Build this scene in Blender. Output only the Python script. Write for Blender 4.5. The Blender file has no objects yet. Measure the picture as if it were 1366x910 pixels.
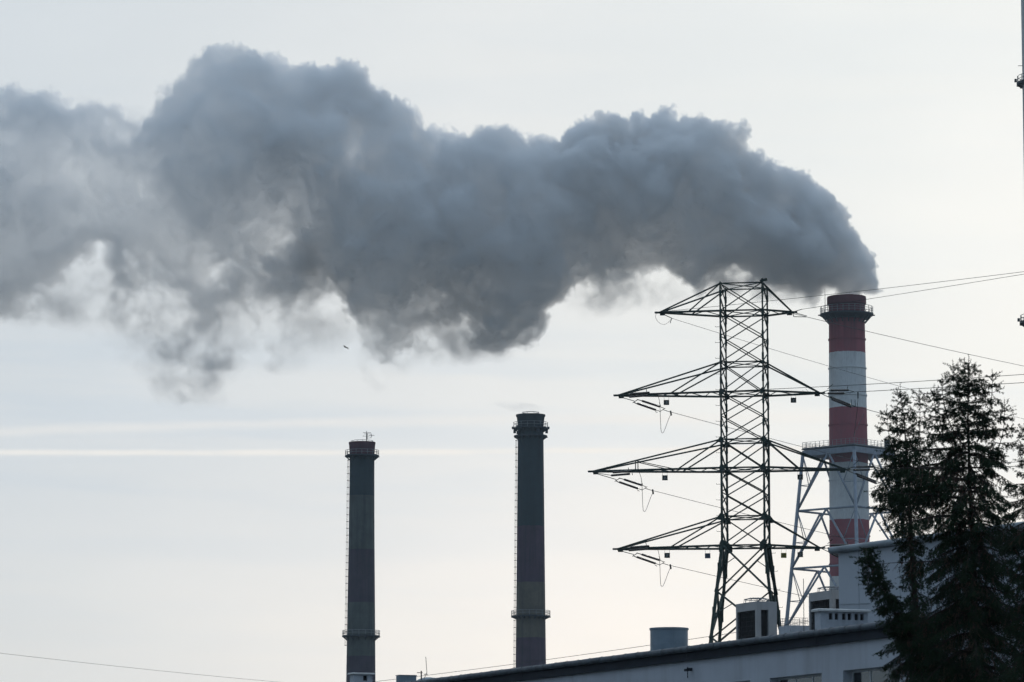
import bpy, math, random
import numpy as np
from mathutils import Vector, Matrix

random.seed(7)
rng = np.random.default_rng(7)
S = bpy.context.scene
COL = S.collection
F = 5000.0                       # focal length in photo pixels (1366 wide)
PITCH = math.atan(700.0 / F)
CAMZ = 1.7
SKIP = set()

# ------------------------------------------------------------------ camera
cam_d = bpy.data.cameras.new("camera")
cam = bpy.data.objects.new("camera", cam_d)
COL.objects.link(cam)
cam.location = (0, 0, CAMZ)
cam.rotation_euler = (math.pi / 2 + PITCH, 0, 0)
cam_d.sensor_width = 36.0
cam_d.lens = F / 1366.0 * 36.0
cam_d.clip_start = 0.5
cam_d.clip_end = 30000
cam_d.dof.use_dof = True
cam_d.dof.focus_distance = 700
cam_d.dof.aperture_fstop = 8.0
S.camera = cam
CP, SP = math.cos(PITCH), math.sin(PITCH)


def ray(px, py):
    a, b = px - 683.0, 455.0 - py
    return Vector((a, F * CP - b * SP, F * SP + b * CP))


def P(px, py, Y):
    """world point at depth Y seen at photo pixel"""
    d = ray(px, py)
    d = d * (Y / d.y)
    return Vector((d.x, Y, CAMZ + d.z))


def zat(py, Y):
    return P(683, py, Y).z


# ------------------------------------------------------------------ render settings
S.render.engine = 'CYCLES'
S.view_settings.view_transform = 'Standard'
S.view_settings.look = 'None'
S.view_settings.exposure = 0.0
S.view_settings.gamma = 1.0
S.view_settings.use_curve_mapping = False
S.render.film_transparent = False
cy = S.cycles
cy.use_denoising = True
try:
    cy.denoiser = 'OPENIMAGEDENOISE'
except Exception:
    pass
cy.max_bounces = 10
cy.diffuse_bounces = 3
cy.glossy_bounces = 2
cy.transmission_bounces = 4
cy.transparent_max_bounces = 12
cy.volume_bounces = 8
cy.volume_step_rate = 1.0
cy.volume_max_steps = 512
cy.use_adaptive_sampling = True
cy.adaptive_threshold = 0.03
S.render.filter_size = 1.5


# ------------------------------------------------------------------ node helpers
class NT:
    def __init__(s, tree):
        s.t = tree
        tree.nodes.clear()

    def n(s, typ, **kw):
        nd = s.t.nodes.new(typ)
        for k, v in kw.items():
            setattr(nd, k, v)
        return nd

    def l(s, a, b):
        s.t.links.new(a, b)

    def _set(s, sock, v):
        if isinstance(v, bpy.types.NodeSocket):
            s.l(v, sock)
        elif v is not None:
            sock.default_value = v

    def m(s, op, a, b=None, c=None, clamp=False):
        nd = s.n('ShaderNodeMath', operation=op, use_clamp=clamp)
        s._set(nd.inputs[0], a)
        s._set(nd.inputs[1], b)
        s._set(nd.inputs[2], c)
        return nd.outputs[0]

    def v(s, op, a, b=None, scale=None):
        nd = s.n('ShaderNodeVectorMath', operation=op)
        s._set(nd.inputs[0], a)
        s._set(nd.inputs[1], b)
        if scale is not None:
            s._set(nd.inputs['Scale'], scale)
        return nd.outputs['Value'] if op in ('DOT_PRODUCT', 'LENGTH') else nd.outputs['Vector']

    def mr(s, v, a, b, c, d, smooth=False):
        nd = s.n('ShaderNodeMapRange')
        nd.interpolation_type = 'SMOOTHSTEP' if smooth else 'LINEAR'
        nd.clamp = True
        s._set(nd.inputs[0], v)
        for i, x in enumerate((a, b, c, d)):
            s._set(nd.inputs[1 + i], x)
        return nd.outputs[0]

    def noise(s, vec, scale, detail=3, rough=0.55, color=False):
        nd = s.n('ShaderNodeTexNoise')
        s.l(vec, nd.inputs['Vector'])
        nd.inputs['Scale'].default_value = scale
        nd.inputs['Detail'].default_value = detail
        nd.inputs['Roughness'].default_value = rough
        return nd.outputs['Color'] if color else nd.outputs[0]

    def ramp(s, fac, stops, interp='LINEAR'):
        nd = s.n('ShaderNodeValToRGB')
        cr = nd.color_ramp
        cr.interpolation = interp
        while len(cr.elements) > 1:
            cr.elements.remove(cr.elements[-1])
        cr.elements[0].position = stops[0][0]
        cr.elements[0].color = (*stops[0][1], 1)
        for p, c in stops[1:]:
            e = cr.elements.new(p)
            e.color = (*c, 1)
        s._set(nd.inputs[0], fac)
        return nd.outputs[0]

    def mix(s, fac, a, b, mode='MIX'):
        nd = s.n('ShaderNodeMix', data_type='RGBA', blend_type=mode)
        s._set(nd.inputs[0], fac)
        for sock, v in ((nd.inputs[6], a), (nd.inputs[7], b)):
            if isinstance(v, tuple):
                v = (*v, 1) if len(v) == 3 else v
            s._set(sock, v)
        return nd.outputs[2]

    def sep(s, vec):
        nd = s.n('ShaderNodeSeparateXYZ')
        s.l(vec, nd.inputs[0])
        return nd.outputs

    def comb(s, x, y, z):
        nd = s.n('ShaderNodeCombineXYZ')
        for i, v in enumerate((x, y, z)):
            s._set(nd.inputs[i], v)
        return nd.outputs[0]


def surf(name, color, rough=0.6, metal=0.0, var=0.25, scale=1.0, streak=None, bump=0.0, spec=0.4):
    m = bpy.data.materials.new(name)
    m.use_nodes = True
    g = NT(m.node_tree)
    tc = g.n('ShaderNodeTexCoord').outputs['Object']
    a = g.noise(tc, scale, 6, 0.6)
    col = g.mix(g.mr(a, 0.3, 0.7, 0, 1), tuple(c * (1 - var) for c in color), tuple(min(1, c * (1 + var)) for c in color))
    if streak:
        sc, amt, dirt = streak
        b = g.noise(g.v('MULTIPLY', tc, (1, 1, 0.06)), sc, 4, 0.6)
        col = g.mix(g.mr(b, 0.5, 0.75, 0, amt), col, dirt)
    bs = g.n('ShaderNodeBsdfPrincipled')
    g.l(col, bs.inputs['Base Color'])
    bs.inputs['Roughness'].default_value = rough
    bs.inputs['Metallic'].default_value = metal
    bs.inputs['Specular IOR Level'].default_value = spec
    if bump:
        bp = g.n('ShaderNodeBump')
        bp.inputs['Strength'].default_value = bump
        bp.inputs['Distance'].default_value = 0.02
        g.l(g.noise(tc, scale * 8, 5, 0.6), bp.inputs['Height'])
        g.l(bp.outputs[0], bs.inputs['Normal'])
    o = g.n('ShaderNodeOutputMaterial')
    g.l(bs.outputs[0], o.inputs[0])
    return m


def banded(name, bands, base, soot_z=None, seams=None, rough=0.8, var=0.2, stain=0.5, dirt=(0.03, 0.028, 0.026)):
    """tall shaft: colours by height (object z), bands=[(z_from_top_down, colour)], weather streaks"""
    m = bpy.data.materials.new(name)
    m.use_nodes = True
    g = NT(m.node_tree)
    tc = g.n('ShaderNodeTexCoord').outputs['Object']
    x, y, z = g.sep(tc)
    wob = g.m('ADD', z, g.m('MULTIPLY', g.m('SUBTRACT', g.noise(tc, 0.8, 3), 0.5), 0.35))
    col = None
    for zt, c in bands:                     # bands listed bottom -> top
        if col is None:
            col = g.mix(0.0, c, c)
        else:
            f = g.m('GREATER_THAN', wob, zt)
            col = g.mix(f, col, c)
    blot = g.noise(tc, 0.35, 6, 0.65)
    col = g.mix(g.mr(blot, 0.3, 0.7, 0, var), col, dirt)
    st = g.noise(g.v('MULTIPLY', tc, (1, 1, 0.035)), 1.1, 5, 0.6)
    col = g.mix(g.mr(st, 0.48, 0.75, 0, stain), col, dirt)
    fine = g.noise(g.v('MULTIPLY', tc, (1, 1, 0.2)), 4.0, 4, 0.6)
    col = g.mix(g.mr(fine, 0.5, 0.8, 0, 0.3), col, dirt)
    if soot_z:
        f = g.mr(g.m('ADD', z, g.m('MULTIPLY', g.m('SUBTRACT', st, 0.5), 14.0)), soot_z[0], soot_z[1], 0, soot_z[2], True)
        col = g.mix(f, col, (0.02, 0.018, 0.018))
    bs = g.n('ShaderNodeBsdfPrincipled')
    g.l(col, bs.inputs['Base Color'])
    bs.inputs['Roughness'].default_value = rough
    bs.inputs['Specular IOR Level'].default_value = 0.25
    bp = g.n('ShaderNodeBump')
    bp.inputs['Strength'].default_value = 0.4
    bp.inputs['Distance'].default_value = 0.1
    g.l(blot, bp.inputs['Height'])
    g.l(bp.outputs[0], bs.inputs['Normal'])
    o = g.n('ShaderNodeOutputMaterial')
    g.l(bs.outputs[0], o.inputs[0])
    return m


# ------------------------------------------------------------------ mesh builder
class MB:
    def __init__(s):
        s.v = []
        s.f = []

    def add(s, vs, fs):
        o = len(s.v)
        s.v += [tuple(v) for v in vs]
        s.f += [tuple(i + o for i in f) for f in fs]
        return s

    def box(s, c, ax, ay, az):
        """box from centre and three half-axis vectors"""
        c, ax, ay, az = map(Vector, (c, ax, ay, az))
        vs = [c + ax * i + ay * j + az * k for i in (-1, 1) for j in (-1, 1) for k in (-1, 1)]
        fs = [(0, 1, 3, 2), (4, 6, 7, 5), (0, 4, 5, 1), (2, 3, 7, 6), (0, 2, 6, 4), (1, 5, 7, 3)]
        return s.add(vs, fs)

    def frame(s, p0, p1):
        d = (p1 - p0).normalized()
        u = Vector((0, 0, 1)) if abs(d.z) < 0.95 else Vector((1, 0, 0))
        a = d.cross(u).normalized()
        return d, a, a.cross(d).normalized()

    def bar(s, p0, p1, w, h=None):
        p0, p1 = Vector(p0), Vector(p1)
        h = h or w
        d, a, b = s.frame(p0, p1)
        return s.box((p0 + p1) / 2, a * w / 2, (p1 - p0) / 2, b * h / 2)

    def angle(s, p0, p1, w, t=None, out=None):
        """L-profile steel angle"""
        p0, p1 = Vector(p0), Vector(p1)
        t = t or w * 0.14
        d, a, b = s.frame(p0, p1)
        if out is not None:
            a2 = (out - d * out.dot(d)).normalized()
            b = d.cross(a2).normalized()
            a = (a2 + b).normalized()
            b = d.cross(a).normalized()
        c = (p0 + p1) / 2
        h = (p1 - p0) / 2
        s.box(c - b * (w - t) / 2, a * w / 2, h, b * t / 2)
        s.box(c - a * (w - t) / 2 + b * t / 2, a * t / 2, h, b * (w - t) / 2)
        return s

    def tube(s, pts, r, n=6, r1=None, caps=True):
        pts = [Vector(p) for p in pts]
        N = len(pts)
        rs = r if isinstance(r, (list, tuple)) else [r + ((r1 if r1 is not None else r) - r) * i / max(1, N - 1) for i in range(N)]
        vs, fs = [], []
        prev = None
        for i, p in enumerate(pts):
            d = (pts[min(i + 1, N - 1)] - pts[max(i - 1, 0)]).normalized()
            if prev is None:
                u = Vector((0, 0, 1)) if abs(d.z) < 0.9 else Vector((1, 0, 0))
                a = d.cross(u).normalized()
            else:
                a = (prev - d * prev.dot(d)).normalized()
            prev = a
            b = d.cross(a)
            for k in range(n):
                t = 2 * math.pi * k / n
                vs.append(p + (a * math.cos(t) + b * math.sin(t)) * rs[i])
        for i in range(N - 1):
            for k in range(n):
                k2 = (k + 1) % n
                fs.append((i * n + k, i * n + k2, (i + 1) * n + k2, (i + 1) * n + k))
        if caps:
            fs.append(tuple(range(n))[::-1])
            fs.append(tuple((N - 1) * n + k for k in range(n)))
        return s.add(vs, fs)

    def lathe(s, c, prof, n=48, a0=0.0, a1=2 * math.pi):
        """prof: list of (r, z) from centre c; closed revolution"""
        c = Vector(c)
        vs, fs = [], []
        for r, z in prof:
            for k in range(n):
                t = 2 * math.pi * k / n
                vs.append(c + Vector((r * math.cos(t), r * math.sin(t), z)))
        for i in range(len(prof) - 1):
            for k in range(n):
                k2 = (k + 1) % n
                fs.append((i * n + k, i * n + k2, (i + 1) * n + k2, (i + 1) * n + k))
        return s.add(vs, fs)

    def ring(s, c, R, r, n=48, m=6):
        c = Vector(c)
        pr = [(R + r * math.cos(2 * math.pi * i / m), r * math.sin(2 * math.pi * i / m)) for i in range(m + 1)]
        return s.lathe(c, pr, n)

    def quad(s, *pts):
        return s.add(pts, [tuple(range(len(pts)))])

    def build(s, name, mat, parent=None, origin=None, smooth=False):
        o = Vector(origin) if origin is not None else Vector((0, 0, 0))
        base = o + (Vector(world_loc(parent)) if parent else Vector((0, 0, 0)))
        if parent is not None:
            if origin is not None:
                base = Vector(origin)
            loc = base - Vector(world_loc(parent))
        else:
            loc = o
            base = o
        me = bpy.data.meshes.new(name)
        me.from_pydata([tuple(Vector(v) - base) for v in s.v], [], s.f)
        me.validate()
        me.update()
        ob = bpy.data.objects.new(name, me)
        if mat:
            me.materials.append(mat)
        COL.objects.link(ob)
        ob.location = loc
        if parent:
            ob.parent = parent
        if smooth:
            for p in me.polygons:
                p.use_smooth = True
        else:
            pass
        return ob


def world_loc(o):
    p = Vector(o.location)
    while o.parent:
        o = o.parent
        p += Vector(o.location)
    return p


def smooth_by_angle(ob, deg=35):
    me = ob.data
    for p in me.polygons:
        p.use_smooth = True
    try:
        me.set_sharp_from_angle(angle=math.radians(deg))
    except Exception:
        pass


def tag(o, label=None, cat=None, group=None, kind=None):
    if label:
        o['label'] = label
    if cat:
        o['category'] = cat
    if group:
        o['group'] = group
    if kind:
        o['kind'] = kind
    return o


def empty(name, loc, label, cat, group=None):
    o = bpy.data.objects.new(name, None)
    COL.objects.link(o)
    o.location = loc
    o.empty_display_size = 1
    return tag(o, label, cat, group)


# ------------------------------------------------------------------ light
SUN_AZ, SUN_EL = math.radians(9.5), math.radians(9.5)      # to the right of view, behind thin cloud
sun_dir = Vector((math.sin(SUN_AZ) * math.cos(SUN_EL), math.cos(SUN_AZ) * math.cos(SUN_EL), math.sin(SUN_EL)))
sd = bpy.data.lights.new("sun", 'SUN')
sd.energy = 1.3
sd.angle = math.radians(12)
sd.color = (1.0, 0.95, 0.88)
so = bpy.data.objects.new("sun", sd)
COL.objects.link(so)
so.rotation_euler = sun_dir.to_track_quat('Z', 'Y').to_euler()


def T(px, py):
    """(X/Y, Z/Y) slope of the view direction through a photo pixel"""
    d = ray(px, py)
    return d.x / d.y, d.z / d.y


def make_world():
    w = bpy.data.worlds.new("World")
    S.world = w
    w.use_nodes = True
    g = NT(w.node_tree)
    sky = g.n('ShaderNodeTexSky', sky_type='NISHITA')
    sky.sun_disc = False
    sky.sun_elevation = SUN_EL
    sky.sun_rotation = SUN_AZ
    sky.dust_density = 2.0
    sky.air_density = 1.2
    b1 = g.n('ShaderNodeBackground')
    b1.inputs[1].default_value = 0.05   # sky strength
    g.l(sky.outputs[0], b1.inputs[0])
    # high thin overcast: brightness by angle from the veiled sun, streaks by direction
    gen = g.n('ShaderNodeTexCoord').outputs['Generated']
    d = g.v('NORMALIZE', gen)
    dot = g.v('DOT_PRODUCT', d, tuple(sun_dir))
    ang = g.m('DIVIDE', g.m('ARCCOSINE', g.m('MINIMUM', dot, 0.999999)), math.pi)
    veil = g.ramp(ang, [(0.0, (0.955, 0.955, 0.925)), (0.0167, (0.92, 0.93, 0.91)), (0.028, (0.865, 0.885, 0.875)), (0.055, (0.835, 0.845, 0.84)),
                        (0.094, (0.715, 0.75, 0.775)), (0.167, (0.58, 0.63, 0.67)), (0.294, (0.40, 0.455, 0.515)), (0.5, (0.26, 0.325, 0.40)), (1.0, (0.165, 0.23, 0.31))])
    veil = g.mix(1.0, veil, (0.985, 1.02, 1.05), 'MULTIPLY')
    x, y, z = g.sep(d)
    # a thicker, brighter sheet overhead
    hi = g.mr(z, 0.30, 0.9, 0, 1, True)
    veil = g.mix(hi, veil, g.mix(1.0, veil, (1.55, 1.58, 1.62), 'MULTIPLY'))
    ya = g.m('MAXIMUM', g.m('ABSOLUTE', y), 0.05)
    u = g.m('DIVIDE', x, ya)
    t = g.m('DIVIDE', z, ya)
    # warm towards the horizon
    low = g.mr(t, T(683, 910)[1] - 0.02, T(683, 560)[1], 1, 0, True)
    veil = g.mix(low, veil, g.mix(1.0, veil, (1.20, 1.12, 1.03), 'MULTIPLY'))
    near = g.m('MULTIPLY', g.mr(t, T(683, 800)[1], T(683, 470)[1], 1, 0, True), g.mr(ang, 0.125, 0.04, 0, 1, True))
    veil = g.mix(near, veil, g.mix(1.0, veil, (1.15, 1.12, 1.11), 'MULTIPLY'))
    # streaked cloud layers
    sv = g.comb(g.m('MULTIPLY', u, 5.0), g.m('MULTIPLY', y, 0.3), g.m('MULTIPLY', g.m('ADD', t, g.m('MULTIPLY', u, 0.02)), 52.0))
    wv = g.v('ADD', sv, g.v('SCALE', g.noise(sv, 0.9, 2, 0.5, True), None, 0.5))
    st = g.noise(wv, 1.25, 5, 0.55)
    midb = g.mr(t, T(0, 700)[1], T(0, 600)[1], 0.5, 1, True)
    midb = g.m('MULTIPLY', midb, g.mr(t, T(0, 470)[1], T(0, 380)[1], 1.0, 0.3, True))
    veil = g.mix(g.m('MULTIPLY', g.mr(st, 0.42, 0.62, 0, 1, True), g.m('MULTIPLY', midb, 0.95)), veil, g.mix(1.0, veil, (0.915, 0.95, 0.985), 'MULTIPLY'))
    # broad soft clouds, everywhere
    bn = g.noise(g.comb(g.m('MULTIPLY', u, 9), y, g.m('MULTIPLY', t, 22)), 1.0, 4, 0.5)
    veil = g.mix(g.mr(bn, 0.35, 0.65, 0, 0.8, True), veil, g.mix(1.0, veil, (0.945, 0.955, 0.965), 'MULTIPLY'))

    def trail(pts, width, strength, xa, xb, col):
        nonlocal veil
        fc = None
        (x0, y0), (x1, y1), (x2, y2) = pts
        u0, t0 = T(x0, y0)
        u1, t1 = T(x1, y1)
        u2, t2 = T(x2, y2)
        A = np.array([[u0 * u0, u0, 1], [u1 * u1, u1, 1], [u2 * u2, u2, 1]])
        k = np.linalg.solve(A, np.array([t0, t1, t2]))
        tl = g.m('MULTIPLY_ADD', g.m('MULTIPLY_ADD', u, float(k[0]), float(k[1])), u, float(k[2]))
        dd = g.m('ABSOLUTE', g.m('SUBTRACT', t, tl))
        n = g.noise(g.comb(g.m('MULTIPLY', u, 40), 0.0, g.m('MULTIPLY', t, 260)), 1.0, 4, 0.6)
        wd = g.m('MULTIPLY', g.m('ADD', n, 0.45), width / F)
        f = g.mr(g.m('DIVIDE', dd, wd), 0.0, 1.0, 1, 0, True)
        f = g.m('MULTIPLY', f, g.mr(u, T(xa, 600)[0], T(xb, 600)[0], 1, 0, True))
        f = g.m('MULTIPLY', f, g.m('GREATER_THAN', y, 0.0))
        f = g.m('MULTIPLY', f, g.m('MULTIPLY', strength, g.mr(n, 0.3, 0.65, 0.45, 1)))
        veil = g.mix(f, veil, col)
    trail([(0, 603.5), (480, 603.5), (900, 600)], 7.0, 0.9, 930, 1350, (0.93, 0.925, 0.90))
    trail([(0, 577), (350, 566), (900, 558)], 12, 0.6, 930, 1350, (0.89, 0.89, 0.88))
    b2 = g.n('ShaderNodeBackground')
    b2.inputs[1].default_value = 1.0
    g.l(veil, b2.inputs[0])
    ad = g.n('ShaderNodeMixShader')          # the overcast sheet hides most of the clear sky above it
    ad.inputs[0].default_value = 0.95
    g.l(b1.outputs[0], ad.inputs[1])
    g.l(b2.outputs[0], ad.inputs[2])
    o = g.n('ShaderNodeOutputWorld')
    g.l(ad.outputs[0], o.inputs[0])


make_world()

# ------------------------------------------------------------------ smoke
DS = 983.0                                   # distance of the big stack
MOUTH = P(1129.2, 394, DS)
MPX = (P(1129, 394, DS) - P(1128, 394, DS)).length   # metres per photo pixel there


def loc_px(px, py):
    p = P(px, py, DS) - MOUTH
    return p.x, p.z


TOP = [(-160, 112), (-80, 108), (0, 118), (40, 119), (60, 121), (80, 126), (92, 152), (105, 164), (120, 155), (150, 152), (170, 160),
       (181, 186), (190, 160), (203, 148), (220, 144), (236, 138), (247, 110), (262, 95), (280, 88), (292, 79), (303, 73), (315, 80), (325, 84), (345, 86),
       (362, 92), (380, 110), (402, 107), (422, 97), (442, 98), (452, 86), (461, 82), (472, 96), (484, 118), (500, 134), (515, 138), (532, 150),
       (542, 176), (558, 182), (575, 178), (600, 180), (615, 178), (632, 186), (650, 180), (668, 178), (688, 188), (705, 182), (725, 192),
       (745, 205), (757, 196), (764, 172), (785, 164), (806, 163), (822, 176), (832, 186), (840, 167), (860, 157), (882, 150), (905, 151),
       (918, 157), (934, 156), (948, 166), (964, 184), (985, 200), (1000, 214), (1020, 222), (1036, 238), (1060, 243), (1078, 243), (1092, 254),
       (1110, 270), (1124, 292), (1140, 304), (1152, 316), (1160, 332), (1166, 356), (1169, 378)]
BOT = [(-160, 395), (-60, 415), (0, 428), (22, 418), (45, 402), (62, 388), (85, 362), (100, 345), (118, 325), (135, 330), (148, 372), (160, 408), (175, 400),
       (190, 376), (205, 388), (225, 398), (248, 402), (268, 390), (288, 366), (310, 352), (335, 340), (360, 328), (385, 324), (403, 324), (418, 338),
       (432, 362), (448, 392), (462, 422), (480, 446), (496, 460), (512, 470), (528, 474), (542, 466), (560, 448), (580, 436), (600, 425), (625, 424), (650, 430),
       (670, 442), (690, 458), (705, 464), (722, 452), (740, 428), (755, 398), (770, 376), (790, 366), (815, 372), (840, 378), (860, 374),
       (880, 368), (900, 366), (918, 388), (935, 380), (955, 362), (975, 358), (995, 368), (1010, 384), (1030, 394), (1050, 402), (1075, 406),
       (1095, 402), (1104, 396), (1130, 392), (1150, 392), (1160, 391), (1169, 388)]
# detached wisps and lobes under the plume: px, py, rx, ry (pixels), strength
BLOBS = [(335, 430, 32, 52, 0.55), (305, 490, 70, 15, 0.26), (236, 480, 46, 15, 0.24), (350, 366, 88, 54, 0.55), (165, 385, 34, 62, 0.50),
         (275, 420, 140, 84, 0.20), (270, 520, 76, 26, 0.14), (410, 358, 40, 56, 0.75), (590, 446, 84, 34, 0.2), (430, 425, 50, 40, 0.10),
         (525, 474, 40, 30, 0.14), (985, 366, 60, 24, 0.7), (1060, 390, 60, 18, 0.8), (830, 386, 90, 26, 0.10), (60, 410, 80, 28, 0.12),
         (150, 185, 70, 44, 0.22), (650, 446, 80, 28, 0.12), (120, 395, 70, 40, 0.08)]
# places where the plume is thin or torn open: px, py, rx, ry, how much is missing
HOLES = [(133, 342, 26, 30, 1.0), (150, 195, 48, 34, 0.6), (485, 215, 20, 34, 0.65), (20, 205, 26, 44, 0.5), (186, 342, 14, 18, 0.8), (92, 385, 34, 30, 0.8),
         (110, 215, 30, 50, 0.45), (400, 120, 24, 22, 0.5), (300, 385, 26, 40, 0.8), (1035, 250, 16, 40, 0.3)]

XL = loc_px(-170, 300)[0]
XR = loc_px(1172, 300)[0]
ZLO, ZHI = -32.0, 70.0


def half_depth(u):
    # plume depth (metres): narrow at the mouth, broad downwind
    return np.interp(u, [0, 0.3, 0.75, 0.93, 0.975, 1.0], [34, 31, 27, 17, 10.5, 5.6])


def noise3(shape, steps, period, seed):
    """cubic B-spline value noise on the whole grid, about unit variance"""
    r = np.random.default_rng(seed)
    taps = []
    for n, s in zip(shape, steps):
        t = np.arange(n) * s / period + r.random()
        i = np.floor(t).astype(int)
        f = (t - i).astype(np.float32)
        w = [(1 - f) ** 3 / 6, (3 * f ** 3 - 6 * f ** 2 + 4) / 6, (-3 * f ** 3 + 3 * f ** 2 + 3 * f + 1) / 6, f ** 3 / 6]
        taps.append((i, w))
    a = r.standard_normal([t[0].max() + 4 for t in taps], dtype=np.float32)
    for ax in (0, 1, 2):
        i, w = taps[ax]
        sh = [1, 1, 1]
        sh[ax] = -1
        a = sum(np.take(a, i + k, axis=ax) * w[k].reshape(sh) for k in range(4))
    return a * 1.9


def fbm3(shape, steps, period, octaves, gain, seed, billow=False):
    out = 0
    amp, tot = 1.0, 0.0
    for o in range(octaves):
        n = noise3(shape, steps, period, seed + o * 17)
        if billow:
            n = np.abs(n) * 1.3 - 1.0
        out = out + n * amp
        tot += amp
        amp *= gain
        period /= 2.03
    return out / tot


def surface_nets(vol, iso):
    """closed quad surface round vol > iso; returns vertices in grid units and quads"""
    ins = vol > iso
    nx, ny, nz = vol.shape
    cnt = np.zeros((nx - 1, ny - 1, nz - 1), np.float32)
    acc = np.zeros((nx - 1, ny - 1, nz - 1, 3), np.float32)
    corners = [(i, j, k) for i in (0, 1) for j in (0, 1) for k in (0, 1)]

    def sl(c, a):
        return a[c[0]:nx - 1 + c[0], c[1]:ny - 1 + c[1], c[2]:nz - 1 + c[2]]
    for a in corners:
        for d in range(3):
            if a[d]:
                continue
            b = list(a)
            b[d] = 1
            va, vb = sl(a, vol), sl(b, vol)
            cr = sl(a, ins) != sl(b, ins)
            t = np.where(cr, (iso - va) / np.where(cr, vb - va, 1), 0)
            cnt += cr
            for e in range(3):
                acc[..., e] += np.where(cr, a[e] + (t if e == d else 0), 0)
    act = cnt > 0
    idx = -np.ones(act.shape, int)
    idx[act] = np.arange(act.sum())
    pos = np.argwhere(act) + acc[act] / cnt[act][:, None]
    quads = []
    for d in range(3):
        e, f = [(1, 2), (2, 0), (0, 1)][d]
        s0 = [slice(1, -1)] * 3
        s0[d] = slice(0, -1)
        s1 = list(s0)
        s1[d] = slice(1, None)
        A, B = ins[tuple(s0)], ins[tuple(s1)]
        for sign, msk in ((1, A & ~B), (-1, ~A & B)):
            p = np.argwhere(msk)
            if not len(p):
                continue
            for dd in range(3):
                p[:, dd] += 0 if dd == d else 1
            q = []
            for de, df in ((0, 0), (1, 0), (1, 1), (0, 1)):
                c = p.copy()
                c[:, e] -= de
                c[:, f] -= df
                q.append(idx[c[:, 0], c[:, 1], c[:, 2]])
            q = np.stack(q if sign > 0 else q[::-1], 1)
            quads.append(q)
    return pos, np.concatenate(quads)


def interp_prof(pts, xs):
    a = np.array(sorted(pts), float)
    return np.interp(xs, a[:, 0], a[:, 1])


def smooth01(a, lo, hi):
    t = np.clip((a - lo) / (hi - lo), 0, 1)
    return t * t * (3 - 2 * t)


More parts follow.
